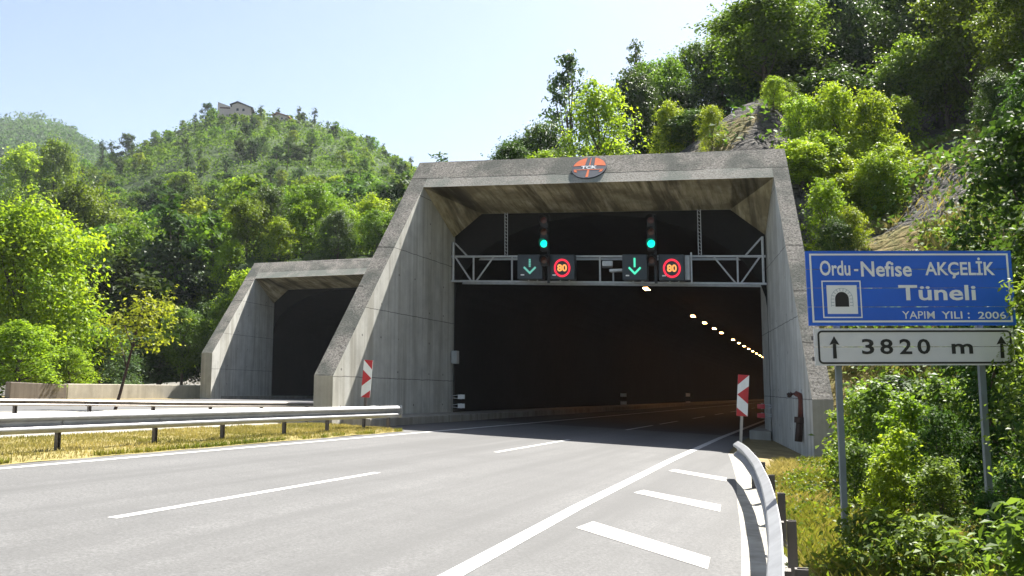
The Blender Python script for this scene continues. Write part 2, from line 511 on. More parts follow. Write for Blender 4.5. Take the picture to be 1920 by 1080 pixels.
def hz_n(x, y):
    z = hz(x, y)
    b = -.05 * x
    amp = min(1.0, max(0.03, (z - b - .1) / 3.0))
    if y < 36 and x < .6: amp *= .15
    return z + amp * (fbm(x, y, 3.1, .16, 5) * .9 + fbm(x, y, 9.0, .6, 3) * .22)

xs = [-46 + 1.5 * i for i in range(22)] + [-13 + i * .8 for i in range(15)] + [-1.5, -1.2, -.95, -.75, -.4, 0, .35, .7, 1.1, 1.5, 2, 2.5, 3, 3.6, 4.3, 5, 6, 7, 8, 9, 10] + [11.5 + 1.5 * i for i in range(30)] + [58, 64, 72, 82, 96, 120]
ys = [-40, -30, -20, -12] + [-6 + i * .9 for i in range(31)] + [22, 22.6, 23.2, 24, 24.8, 25.6, 26.4, 27.2, 28, 29, 30, 31, 32, 32.9, 33.6, 34.4] + [35.2 + i for i in range(50)] + [86 + 2.5 * i for i in range(24)] + [150, 165, 190]
keepf = lambda i, j: not (-37.5 < xs[i] < -23 and 40 < ys[j] < 170) and (ys[j] >= 32.8) or ys[j] < 32.8 and (xs[i] >= (-.76 if ys[j + 1] <= 24 else -(1.83 - .168 * (31.5 - ys[j])) + .07))
HP = [[(x, y, hz_n(x, y)) for y in ys] for x in xs]
att = [[max(0, min(1, (.5 + 1.3 * fbm(x, y, 5.0, .13, 4)) + (.35 if (x > -.5 and y < 42) else -1.0))) for y in ys] for x in xs]
# bare rock face right above the road sign
for i, x in enumerate(xs):
    for j, y in enumerate(ys):
        d = math.hypot((x - 4.0) / 1.5, (y - 34.5) / 3.6)
        if d < 1.3: att[i][j] *= max(0, (d - .7) / .6)
k = NT('hillside'); p = k.pos()
a = k.noise(p, .45, 10, .7); b = k.noise(p, 3.5, 6, .7); st = k.noise(k.pos((1.6, .5, .25)), 1, 8, .7)
rk = k.ramp(k.math('ADD', k.math('MULTIPLY', a, .4), k.math('MULTIPLY', st, .6)), [(.3, (.03, .03, .029)), (.46, (.085, .08, .076)), (.58, (.15, .14, .125)), (.74, (.30, .27, .22))])
gs = k.ramp(k.math('ADD', k.math('MULTIPLY', a, .5), k.math('MULTIPLY', b, .5)), [(.32, (.05, .055, .015)), (.46, (.13, .13, .035)), (.56, (.24, .19, .075)), (.7, (.33, .25, .12))])
ga = k.new('ShaderNodeAttribute', attribute_name='grass')
fac = k.math('ADD', ga.outputs['Fac'], k.math('MULTIPLY', k.math('SUBTRACT', b, .5), .9))
vo = k.new('ShaderNodeTexVoronoi', feature='DISTANCE_TO_EDGE'); vo.inputs['Scale'].default_value = 1.1
nv = k.new('ShaderNodeTexNoise'); nv.inputs['Scale'].default_value = .9; nv.inputs['Detail'].default_value = 6
wv = k.new('ShaderNodeVectorMath', operation='ADD'); sq = k.pos((1, 1, 2.2)); k.ln(sq, nv.inputs['Vector']); k.ln(sq, wv.inputs[0]); k.ln(nv.outputs['Color'], wv.inputs[1]); k.ln(wv.outputs[0], vo.inputs['Vector'])
crk = k.ramp(vo.outputs['Distance'], [(0, (.8,) * 3), (.07, (0, 0, 0))])
rk = k.mix(crk, rk, (.02, .02, .018))
c = k.mix(k.ramp(fac, [(.42, (0, 0, 0)), (.58, (1, 1, 1))]), rk, gs)
k.col(c); k.set(Roughness=.95); k.b.inputs['Specular IOR Level'].default_value = .12
k.bump(k.math('ADD', k.math('ADD', k.math('ADD', a, st), k.math('MULTIPLY', b, .5)), k.math('MULTIPLY', k.math('MINIMUM', vo.outputs['Distance'], .2), 1.6)), 1.0, .45)
M['hillside'] = k.m
tag(link('hillside', grid_mesh(HP, [M['hillside']], 'hillside', keepf, att)), kind='structure')

# ------------------------------------------------------------------ wooded hill behind the second portal
CX = [-700, -400, -200, 0, 150, 250, 350, 450, 550, 650, 780, 900, 1150]
CURVES = [(66, [722, 722, 722, 722, 722, 722, 715, 505, 500, 500, 490, 490, 505]),
          (90, [655, 655, 655, 655, 645, 632, 610, 500, 470, 460, 465, 480, 500]),
          (130, [500, 505, 510, 520, 520, 505, 490, 475, 460, 455, 465, 480, 500]),
          (190, [410, 415, 420, 425, 415, 385, 350, 335, 335, 345, 375, 410, 440]),
          (290, [345, 345, 345, 345, 325, 290, 240, 211, 228, 254, 318, 380, 450]),
          (420, [480] * 13)]
def hill_pt(px, t):
    t = min(max(t, 0), len(CURVES) - 1.0001); i = int(t); f = t - i
    f2 = f
    y0 = np.interp(px, CX, CURVES[i][1]); y1 = np.interp(px, CX, CURVES[i + 1][1])
    p0 = atY(px, y0, CURVES[i][0]); p1 = atY(px, y1, CURVES[i + 1][0])
    p = p0.lerp(p1, f2)
    p.z += (fbm(p.x, p.y, 1.7, .035, 4) * 3.2) * min(1, t / .6) * (1 if t < 4.2 else .4)
    return p
HT = [i * .1 for i in range(50)] + [4.99]
HX = list(range(-700, 1151, 25))
tag(link('wooded_hill', grid_mesh([[hill_pt(px, t) for t in HT] for px in HX], [M['forest_floor']], 'wooded_hill')), kind='structure')

FX = [-500, -200, 0, 60, 130, 170, 220, 300, 450]
FY = [[560] * 9, [330, 320, 300, 290, 300, 320, 360, 420, 470], [200, 205, 238, 226, 240, 272, 318, 370, 420], [420] * 9]
FD = [430, 560, 760, 980]
def far_pt(px, t):
    t = min(max(t, 0), 2.9999); i = int(t); f = t - i
    p = atY(px, np.interp(px, FX, FY[i]), FD[i]).lerp(atY(px, np.interp(px, FX, FY[i + 1]), FD[i + 1]), f)
    p.z += fbm(p.x, p.y, 4.4, .012, 4) * 7
    return p
tag(link('distant_hill', grid_mesh([[far_pt(px, t / 10) for t in range(31)] for px in range(-500, 451, 19)], [M['forest_floor']], 'distant_hill')), kind='structure')

# ------------------------------------------------------------------ tunnel portals
def build_portal(name, label, fn, Lr, Ll, D0, Dn, Df, vn, vf, vt, len_, slab, loc):
    """Lr/Ll: functions D -> lateral of the right / left inner wall face; D0 mouth, Dn leg nose, Df lower fascia edge"""
    root = empty(name, loc, 0, label, 'tunnel portal')
    sl_ = (vf - vn) / (Df - Dn); Dt = Df + (vt - vf) / sl_
    back = D0 + 2.2
    for side, Lf, th in ((1, Ll, slab[0]), (-1, Lr, slab[1])):
        prof = [(Dn, -.7), (Dn, vn), (Df, vf), (Dt, vt), (back, vt), (back, -.7)]
        w = MB()
        inn = [fn(Lf(D), D, v) for D, v in prof]; out = [fn(Lf(D) + side * th, D, v) for D, v in prof]
        n = len(prof)
        for i in range(n):
            j = (i + 1) % n
            w.poly([inn[i], inn[j], out[j], out[i]], 1 if i in (1, 2) else (2 if i == 0 else 0))
        w.poly(inn, 0); w.poly(out, 0)
        w.build('wing_wall', [M['wall'], M['agg'], M['wall_plain']], root, bevel=.025)
    # lintel between the wings
    vi = vf - .45
    prof = [(Df, vf), (Dt, vt), (back - .02, vt), (back - .02, vi), (D0, vi)]
    e = .004
    A = [fn(Lr(D) + e, D, v) for D, v in prof]; B = [fn(Ll(D) - e, D, v) for D, v in prof]
    m = MB()
    NS = 14
    def lerp(i, t): return A[i].lerp(B[i], t)
    A.insert(1, A[0].lerp(A[1], .36)); B.insert(1, B[0].lerp(B[1], .36))
    for i in range(6):
        j = (i + 1) % 6
        for q in range(NS):
            m.poly([lerp(i, q / NS), lerp(j, q / NS), lerp(j, (q + 1) / NS), lerp(i, (q + 1) / NS)], 1 if i == 1 else (3 if i == 0 else (2 if i == 5 else 0)))
    m.poly(A, 0); m.poly(B, 0)
    m.build('lintel', [M['wall_plain'], M['agg'], M['soffit'], M['agg_light']], root)
    # corner haunches
    for side, Lf in ((1, Ll), (-1, Lr)):
        h = MB(); q = -side
        a = fn(Lf(Df + .06) + q * .01, Df + .06, vf - .012); b = fn(Lf(Df + .06) + q * 1.25, Df + .06, vf - .012)
        c1 = fn(Lf(D0) + q * .01, D0 - .02, vf - 1.36); d1 = fn(Lf(D0) + q * 1.15, D0 - .02, vi - .012)
        e1 = fn(Lf(D0) + q * .01, D0 - .02, vi - .012)
        h.poly([a, b, d1]); h.poly([a, d1, c1]); h.poly([c1, d1, e1]); h.poly([a, c1, e1]); h.poly([a, e1, d1, b])
        h.build('haunch', M['soffit'], root)
    # mouth wall with the arched bore, and the bore itself
    cL = (Lr(D0) + Ll(D0)) / 2; hw = (Ll(D0) - Lr(D0)) / 2 - .03; vs = 4.3; rise = vi - vs - .12
    NA = 24
    arch = [(cL + hw * math.cos(math.pi * i / NA), vs + rise * math.sin(math.pi * i / NA)) for i in range(NA + 1)]
    hd = MB(); De = D0 + .05
    for (l0, v0), (l1, v1) in zip(arch, arch[1:]):
        hd.poly([fn(l0, De, v0), fn(l0, De, vi + .05), fn(l1, De, vi + .05), fn(l1, De, v1)])
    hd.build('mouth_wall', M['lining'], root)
    ring = [(cL + hw, -.3)] + arch + [(cL - hw, -.3)]
    ln_ = MB(); Dd = [De, De + 3, De + 8, De + 20, De + 50, De + 100, D0 + len_]
    for da, db in zip(Dd, Dd[1:]):
        for (l0, v0), (l1, v1) in zip(ring, ring[1:]):
            ln_.poly([fn(l0, da, v0), fn(l1, da, v1), fn(l1, db, v1), fn(l0, db, v0)])
    ln_.poly([fn(l, Dd[-1], v) for l, v in ring])
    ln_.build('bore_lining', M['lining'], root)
    for a0, a1, d0, d1 in ((Ll(D0) - .9, Ll(D0) - .03, Dn + .4, D0), (Lr(D0) + .03, Lr(D0) + .72, D0 - .25, D0)):
        kb = MB()
        prof = [(a0, -.1), (a0, .24), (a1, .26), (a1, -.1)]
        kb.prism([fn(l, d0, v) for l, v in prof], [fn(l, d1, v) for l, v in prof])
        kb.prism([fn(l, d1 + .03, v) for l, v in prof], [fn(l, D0 + len_ - .5, v) for l, v in prof])
        kb.build('walkway', M['wall_plain'], root, bevel=.02)
    return root, Df, Dt

lr = lambda D: 1.83 - .168 * (31.5 - D)
ll = lambda D: 13.3 + .012 * (31.5 - D)
portal, Df, Dt = build_portal('tunnel_portal', 'large raked concrete tunnel portal with round emblem on its lintel and lit signals inside', Wp, lr, ll,
                              31.5, 22.95, 28.75, 1.41, 8.2, 9.36, 220, (.62, .48), Wp(7.5, 31.5, 0))
fn2 = lambda L, D, v: Vector((-L, D, 1.2 + .008 * (L - 24) + v))
build_portal('tunnel_portal', 'smaller raked concrete portal partly hidden behind the bigger one, dark and without signals', fn2,
             lambda D: 24.3, lambda D: 35.05 - .14 * (52 - D), 52, 44.4, 49.3, 2.75, 7.75, 8.95, 110, (.75, .6), Vector((-29.6, 52, 1.2)))

# round emblem on the lintel
sl_ = (8.2 - 1.41) / (28.75 - 22.95)
un = Vector((0, 1, sl_)).normalized()                       # up the raked face
uxv = Vector((1, 0, -SLOPE)).normalized()
nrm = uxv.cross(un).normalized()
ec = atY(1105, 316, 29.0)
# slide along the ray onto the raked face
dv = ec - EYE
q0 = Wp(7.5, 28.75, 8.2)
ec = EYE + dv * ((q0 - EYE).dot(nrm) / dv.dot(nrm))
if nrm.y > 0: nrm = -nrm
RE = .60
def ep(x, y, o): return ec + uxv * x * RE + un * y * RE * 1.0 + nrm * o
emb = MB()
NC = 40
emb.prism([ep(math.cos(2 * math.pi * i / NC), math.sin(2 * math.pi * i / NC), -.02) for i in range(NC)],
          [ep(math.cos(2 * math.pi * i / NC), math.sin(2 * math.pi * i / NC), .05) for i in range(NC)])
M['slate'] = simple('slate_enamel', (.045, .055, .075), .5)
M['orange'] = simple('orange_enamel', (.80, .16, .03), .45)
eo = emb.build('emblem', M['slate'], portal)
def seg(mb, pts, o=.054): mb.poly([ep(x, y, o) for x, y in pts])
ob = MB()
def arcpts(a0, a1, r, n=12): return [(r * math.cos(R(a0 + (a1 - a0) * i / n)), r * math.sin(R(a0 + (a1 - a0) * i / n))) for i in range(n + 1)]
seg(ob, [(.27, .18)] + arcpts(8, 76, .95))                    # orange sky, either side of the road
seg(ob, [(-.27, .18)][::-1] + arcpts(104, 172, .95))
seg(ob, [(-.035, .2), (.035, .2), (.02, .9), (-.02, .9)])     # centre line of the road
seg(ob, [(-.05, -.2), (.05, -.2), (.08, -.92), (-.08, -.92)]) # stem below
for s_ in (-1, 1):
    seg(ob, [(s_ * .72, -.22), (s_ * .86, -.22), (s_ * .80, -.42), (s_ * .62, -.46)])
    seg(ob, [(s_ * .05, -.20), (s_ * .86, -.20), (s_ * .86, -.25), (s_ * .05, -.25)], .056)
ob.build('road_symbol', M['orange'], eo)

def text_mesh(body, bold=.0):
    cu = bpy.data.curves.new('txt', 'FONT'); cu.body = body; cu.size = 1; cu.resolution_u = 3; cu.offset = bold; cu.fill_mode = 'FRONT'
    o = bpy.data.objects.new('txt', cu); COL.objects.link(o)
    dg = bpy.context.evaluated_depsgraph_get()
    me = bpy.data.meshes.new_from_object(o.evaluated_get(dg))
    bpy.data.objects.remove(o); bpy.data.curves.remove(cu)
    v = np.array([q.co[:2] for q in me.vertices]); f = [tuple(q.vertices) for q in me.polygons]
    bpy.data.meshes.remove(me)
    v -= v.min(0); v /= v.max(0)
    return v, f                                  # normalised to its own box

def text_into(mb, body, box, to3, bold=.0, mi=0):
    """box = (x0, y0, x1, y1) in a plane mapped by to3(x, y)"""
    v, f = text_mesh(body, bold)
    mb.add([to3(box[0] + (box[2] - box[0]) * a, box[1] + (box[3] - box[1]) * b) for a, b in v], f, mi)
tk = MB(); text_into(tk, 'TCK', (-.46, -.15, .46, .15), lambda x, y: ep(x, y, .058), .045)
tk.build('lettering', M['white'], eo)

# ------------------------------------------------------------------ signal gantry in the mouth
GD = 31.2
def atD(px, py, D):
    d = ray(px, py); return EYE + d * (D / d.y)
def TL(px, v=5.6):                               # lateral position of an image column on the gantry plane
    return -atD(px, 500, GD).x
VT, VB = 6.07, 5.14
gan = empty('signal_gantry', Wp(7.5, GD, VB), 0, 'grey steel lattice gantry hung across the mouth of the bigger tunnel', 'gantry')
La, Lb = 13.27, 1.82
def bar(name, a, b, w=.045, mat='truss'):
    MB().tube([a, b], w, 6).build(name, M[mat], gan)
G_ = lambda L, v, d=0: Wp(L, GD + d, v)
bar('chord', G_(La, VT), G_(Lb, VT), .042); bar('chord', G_(La, VB), G_(Lb, VB), .042)
bar('chord', G_(La, VT, .7), G_(Lb, VT, .7), .04); bar('chord', G_(La, VB, .7), G_(Lb, VB, .7), .04)
bar('end_post', G_(TL(850), VB), G_(TL(850), 6.62)); bar('end_post', G_(TL(1431), VB), G_(TL(1431), 6.74))
for px in (888, 960, 1125, 1206, 1383): bar('upright', G_(TL(px), VB), G_(TL(px), VT), .035)
for a, b, c_, d_ in ((853, 6.58, 877, VT), (853, VT, 884, VB), (893, VB, 926, VT), (1338, VT, 1379, VB), (1388, VB, 1426, VT), (1397, VT, 1429, 6.7)):
    bar('brace', G_(TL(a), b), G_(TL(c_), d_), .032)
for px in (949, 1313):
    h = MB(); l = TL(px)
    for s_ in (-.05, .05): h.tube([G_(l + s_, VT), G_(l + s_, 7.72)], .014, 5)
    for i in range(13): h.tube([G_(l - .05, VT + .06 + i * .125), G_(l + .05, VT + .12 + i * .125)], .008, 4)
    h.build('hanger', M['truss'], gan)

M['led_green'] = emissive('led_green', (.05, .62, .36), .50)
M['led_green_dim'] = emissive('led_green_dim', (.14, .52, .42), .28)
M['led_red'] = emissive('led_red', (1.0, .015, .05), .40)
M['led_amber'] = emissive('led_amber', (1.0, .36, .08), .42)
M['lens_green'] = emissive('lens_green', (.0, .75, .46), .70)
M['lens_red'] = simple('lens_red', (.07, .012, .010), .3)
M['lens_amber'] = simple('lens_amber', (.075, .022, .010), .3)

def led_box(kind, px0, px1, label, cat, group, dim=False):
    l0, l1 = TL(px0) * .988, TL(px1) * .988
    D = 30.86; L = (l0 + l1) / 2; w = abs(l0 - l1); h = .90; zc = 5.62
    o = empty(kind, Wp(L, D, zc - h / 2), 0, label, cat, group)
    def q(x, y, d=0): return Wp(L, D, zc) + Vector((x * w, -d, y * h - x * w * SLOPE))
    b = MB(); b.prism([q(x, y, .16) for x, y in ((-.5, -.5), (.5, -.5), (.5, .5), (-.5, .5))], [q(x, y, -.12) for x, y in ((-.5, -.5), (.5, -.5), (.5, .5), (-.5, .5))])
    b.build('housing', M['led_face'], o, bevel=.02)
    for bx in (-.1, .25):
        br = MB(); br.tube([q(bx, -.5), q(bx, -.62)], .03, 5); br.build('bracket', M['truss'], o)
    mp = MB(); mp.poly([q(x, y, .168) for x, y in ((-.36, -.35), (-.22, -.35), (-.22, -.30), (-.36, -.30))]); mp.build('maker_plate', M['white'], o)
    if kind == 'lane_control_sign':
        a = MB(); lw = .038
        if dim:
            for i in range(5): a.poly([q(x, y, .17) for x, y in ((-.04, .0 + i * .066), (.04, .0 + i * .066), (.04, .05 + i * .066), (-.04, .05 + i * .066))])
        else: a.poly([q(x, y, .17) for x, y in ((-lw, .0), (lw, .0), (lw, .36), (-lw, .36))])
        for s_ in (-1, 1):
            a.poly([q(x, y, .17) for x, y in ((0, -.30), (s_ * .26, -.04), (s_ * .21, .02), (0, -.19))])
        a.build('arrow', M['led_green_dim' if dim else 'led_green'], o)
    else:
        r = MB(); n = 32; asp = w / h
        for i in range(n):
            a0, a1 = 2 * math.pi * i / n, 2 * math.pi * (i + 1) / n
            r.poly([q(.02 + .30 / asp * .92 * k_ * math.cos(t), -.04 + .30 * k_ * math.sin(t), .17) for t, k_ in ((a0, 1.22), (a1, 1.22), (a1, .95), (a0, .95))])
        r.build('ring', M['led_red'], o)
        d = MB(); text_into(d, '80', (-.17, -.18, .21, .11), lambda x, y: q(x, y, .172), .035)
        d.build('digits', M['led_amber'], o)
    return o
led_box('lane_control_sign', 972, 1019, 'dark lane panel with a dim broken green down arrow, nearer the left wall', 'lane sign', 'lane arrow panels on the gantry', True)
led_box('speed_limit_sign', 1031, 1079, 'lit red ring 80 speed display between the two lane arrow panels', 'speed sign', '80 displays on the gantry')
led_box('lane_control_sign', 1168, 1215, 'dark lane panel with a bright whole green down arrow beside the second signal', 'lane sign', 'lane arrow panels on the gantry')
led_box('speed_limit_sign', 1236, 1284, 'lit red ring 80 speed display beside the pale cabinet on the gantry', 'speed sign', '80 displays on the gantry')

def traffic_signal(px, label):
    D = 30.45; L = -atD(px, 450, D).x
    zf = lambda py: atD(px, py, D).z
    o = empty('traffic_signal', Vector((-L, D, zf(527))), 0, label, 'traffic light', 'signals on the gantry')
    pole = MB(); pole.tube([Vector((-L + .10, D + .22, zf(530))), Vector((-L + .10, D + .22, zf(400)))], .05, 8); pole.build('pole', M['dark'], o)
    hb = MB(); zc = (zf(402) + zf(470)) / 2
    hb.box((-L, D + .1, zc), (.30, .2, zf(402) - zf(470))); hb.box((-L, D + .1, zf(487)), (.28, .2, .40)); hb.build('housing', M['black'], o, bevel=.03)
    for py, mt in ((413, 'lens_red'), (435, 'lens_amber'), (457, 'lens_green'), (488, 'lens_amber')):
        z = zf(py); ln_ = MB(); N = 20
        c = Vector((-L, D - .005, z)); r = .115 if mt != 'lens_green' else .135
        rim = [c + Vector((r * math.cos(2 * math.pi * i / N), 0, r * math.sin(2 * math.pi * i / N))) for i in range(N)]
        for i in range(N): ln_.poly([rim[i], rim[(i + 1) % N], c + Vector((0, -.03, 0))])
        ln_.build('lens', M[mt], o, smooth=True)
        v = MB(); pts = []
        for i in range(15):
            a = R(-35 + 250 * i / 14); pts.append((math.cos(a) * .15, math.sin(a) * .15))
        for (x0, z0), (x1, z1) in zip(pts, pts[1:]):
            f0 = .10 + .17 * max(0, z0 / .15); f1 = .10 + .17 * max(0, z1 / .15)
            for k_ in (1, 1.06):
                v.poly([c + Vector((x0 * k_, 0, z0 * k_)), c + Vector((x1 * k_, 0, z1 * k_)), c + Vector((x1 * k_, -f1, z1 * k_)), c + Vector((x0 * k_, -f0, z0 * k_))])
        v.build('visor', M['black'], o)
    return o
traffic_signal(1020, 'dark traffic signal showing green, beside the dim broken arrow panel')
traffic_signal(1221, 'dark traffic signal showing green, beside the bright whole arrow panel')

l = TL(1290)
cb = empty('equipment_cabinet', Wp(l, 30.95, 5.2), 0, 'pale upright equipment cabinet fixed to the gantry beside an 80 display', 'cabinet')
b = MB(); b.box(Wp(l, 30.95, 5.62), (.22, .2, .82)); b.build('casing', M['box'], cb, bevel=.02)
b = MB(); b.box(Wp(l - .15, 30.97, 5.62), (.05, .05, 1.1)); b.build('bracket', M['truss'], cb)
l = TL(1141)
cc = empty('tunnel_camera', Wp(l, 31.45, 5.55), 0, 'grey camera box on the gantry between the speed display and bright arrow', 'camera')
b = MB(); b.box(Wp(l + .1, 31.45, 5.82), (.38, .5, .2), Matrix.Rotation(R(14), 3, 'Z')); b.build('casing', M['truss'], cc, bevel=.03)
b = MB(); b.box(Wp(l - .22, 31.5, 5.6), (.45, .3, .09)); b.tube([Wp(l - .1, 31.5, 5.2), Wp(l - .1, 31.5, 5.6)], .03, 6); b.build('arm', M['truss'], cc)

# sodium lamps along the bore ceiling
M['sodium'] = emissive('sodium_lamp', (1.0, .46, .14), 24)
lampD = [road_pt(px, py, 6.75).y for px, py in ((1207, 538), (1298, 590), (1320, 603), (1341, 614), (1353, 622), (1371, 635))]
while lampD[-1] < 210: lampD.append(lampD[-1] + 6.2)
b = MB(); b.box((0, 0, .06), (.30, .8, .12)); b.poly([(-.13, -.37, -.004), (.13, -.37, -.004), (.13, .37, -.004), (-.13, .37, -.004)], 1); b.poly([(-.12, -.404, .0), (.12, -.404, .0), (.12, -.404, .06), (-.12, -.404, .06)], 1)
lo = b.build('tunnel_lamp', [M['dark'], M['sodium']])
for i, D in enumerate(lampD):
    o = lo if i == 0 else lo.copy()
    if i: COL.objects.link(o)
    o.location = Wp(8.82, D, 6.62)
    if i == 0: tag(o, 'orange ceiling lamp nearest the tunnel mouth, just below the gantry', 'lamp', 'lamps along the tunnel ceiling')
    else: tag(o, 'glowing orange lamp in the receding row on the tunnel ceiling', 'lamp', 'lamps along the tunnel ceiling')

# ------------------------------------------------------------------ fittings on the portal walls
p0 = Wp(13.1, 31.75, 0)
o = empty('switch_box', Wp(13.05, 31.3, 2.2), 0, 'small pale switch box with a black cable on the tunnel mouth wall', 'switch box')
z1 = atD(850, 670, 31.3).z
b = MB(); b.box(Vector((-13.12, 31.3, z1)), (.22, .26, .48)); b.build('casing', M['box'], o, bevel=.02)
b = MB(); b.tube([Vector((-13.16, 31.3, z1 - .24)), Vector((-13.16, 31.3, .85))], .03, 6); b.tube([Vector((-13.16, 31.3, z1 + .24)), Vector((-13.16, 31.3, 6.0))], .02, 6); b.build('conduit', M['black'], o)

def reflector_pair(name, px, ys_, D, wdt, mat, wall_px, label, hgt):
    c = atD(px, sum(ys_) / 2, D)
    o = empty(name, Vector((c.x, D, c.z)), 0, label, 'reflector')
    for y in ys_:
        q = atD(px, y, D); b = MB(); b.box(q, (wdt, .03, hgt)); b.build('plate', M[mat], o)
        wq = atD(wall_px, y, D)
        for s_ in (-.08, .08):
            br = MB(); br.tube([q + Vector((0, .03, s_)), Vector((wq.x, D + .05, wq.z + s_ * .4))], .014, 5); br.build('bracket', M['truss'], o)
    return o
reflector_pair('wall_reflector', 865, (744, 761), 31.0, .26, 'white', 845, 'pair of white reflector plates on brackets beside the switch box cable', .16)
reflector_pair('wall_reflector', 1427, (762, 779), 31.0, .24, 'red', 1447, 'pair of red reflector plates on thin brackets in the tunnel mouth', .15)
for px, nm in ((1169, 'pair of tiny white reflectors on the dark tunnel wall, nearer the mouth'), (1290, 'pair of tiny white reflectors on the dark wall, deeper in the tunnel')):
    d = ray(px, 748); q = EYE + d * (-12.9 / d.x)
    o = empty('bore_reflector', q, 0, nm, 'reflector')
    for s_ in (-.35, .35):
        b = MB(); b.box(q + Vector((0, 0, s_ * q.y / 80)), (.4, .05, .22 * q.y / 60)); b.build('plate', M['white'], o)

# standpipe on the right wing wall
D = 24.5
P_ = lambda px, py, dd=0: atD(px, py, D + dd)
o = empty('standpipe', P_(1497, 826), 0, 'rusty red standpipe with bent outlet against the wing wall beside the blue sign', 'standpipe')
b = MB(); b.tube([P_(1501, 788), P_(1502, 760), P_(1502, 748), P_(1499, 741), P_(1492, 738), P_(1482, 739)], .075, 10); b.build('riser', M['rust'], o, smooth=True)
b = MB(); b.tube([P_(1497, 828), P_(1500, 790)], .10, 10); b.build('base_pipe', M['rust_dark'], o, smooth=True)
b = MB(); b.tube([P_(1500, 793), P_(1500.5, 782)], .15, 10); b.build('collar', M['rust_dark'], o)
b = MB(); b.tube([P_(1482, 739), P_(1477, 742)], .06, 8); b.box(P_(1480, 741), (.10, .1, .10)); b.build('outlet', M['rust_dark'], o)
b = MB(); b.tube([P_(1503, 751), P_(1518, 751)], .03, 6); b.tube([P_(1519, 744), P_(1519, 757)], .07, 8); b.tube([P_(1519, 757), P_(1519, 828)], .025, 6); b.build('bracket', M['rust_dark'], o)
D = 47.8
o = empty('standpipe', P_(437, 745), 0, 'small dark red standpipe at the outer wing wall of the smaller portal', 'standpipe')
b = MB(); b.tube([P_(438, 745), P_(438, 716), P_(441, 710), P_(447, 708)], .10, 8); b.build('riser', M['rust'], o, smooth=True)
b = MB(); b.tube([P_(437, 746), P_(437.5, 732)], .15, 8); b.build('base_pipe', M['rust_dark'], o)

# ------------------------------------------------------------------ hazard markers
def hazard(px, py_top, py_bot, px_base, base, D, w, flip, lean, label):
    Yd = atD(px, 700, D).dot(FH)
    h = (py_bot - py_top) / 1712 * Yd
    o = empty('hazard_marker', base, PSI * .5, label, 'hazard marker', 'striped hazard boards at the tunnel')
    zb = atD(px, py_bot, D).z - base.z
    Lm = Matrix.Rotation(lean, 3, 'Y')
    T = lambda x, y, d: tuple(Lm @ Vector((x, -d, y)))
    ps = MB(); hw_ = .035
    ps.prism([T(-hw_, -.1, -.06), T(hw_, -.1, -.06), T(hw_, -.1, 0), T(-hw_, -.1, 0)], [T(-hw_, zb + h * .9, -.06), T(hw_, zb + h * .9, -.06), T(hw_, zb + h * .9, 0), T(-hw_, zb + h * .9, 0)])
    ps.build('post', M['post'] if flip else M['steel_old'], o, world=False)
    X = (lambda x: (x - .5) * w) if flip else (lambda x: (.5 - x) * w)
    pn = MB(); pn.prism([T(-w / 2, zb, .005), T(w / 2, zb, .005), T(w / 2, zb + h, .005), T(-w / 2, zb + h, .005)], [T(-w / 2, zb, .022), T(w / 2, zb, .022), T(w / 2, zb + h, .022), T(-w / 2, zb + h, .022)])
    bo = pn.build('board', M['white'], o, world=False)
    rd = MB()
    for pl in ([(0, 1), (1, 1), (1, .75)], [(0, .73), (1, .515), (0, .30)], [(0, .0), (1, .20), (1, 0)]):
        rd.poly([T(X(x), zb + y * h, .025) for x, y in pl])
    rd.build('stripes', M['red'], bo, world=False)
bl = road_pt(680, 808)
hazard(682, 675, 745, 680, bl, bl.y, .25, True, R(4), 'red and white striped hazard board with right-pointing chevron behind the long guardrail')
br_ = Wp(-atD(1387, 800, 24.2).x, 24.2, 0)
hazard(1390, 703, 780, 1387, br_, 24.2, .28, False, R(4), 'red and white striped hazard board standing at the curved guardrail end')

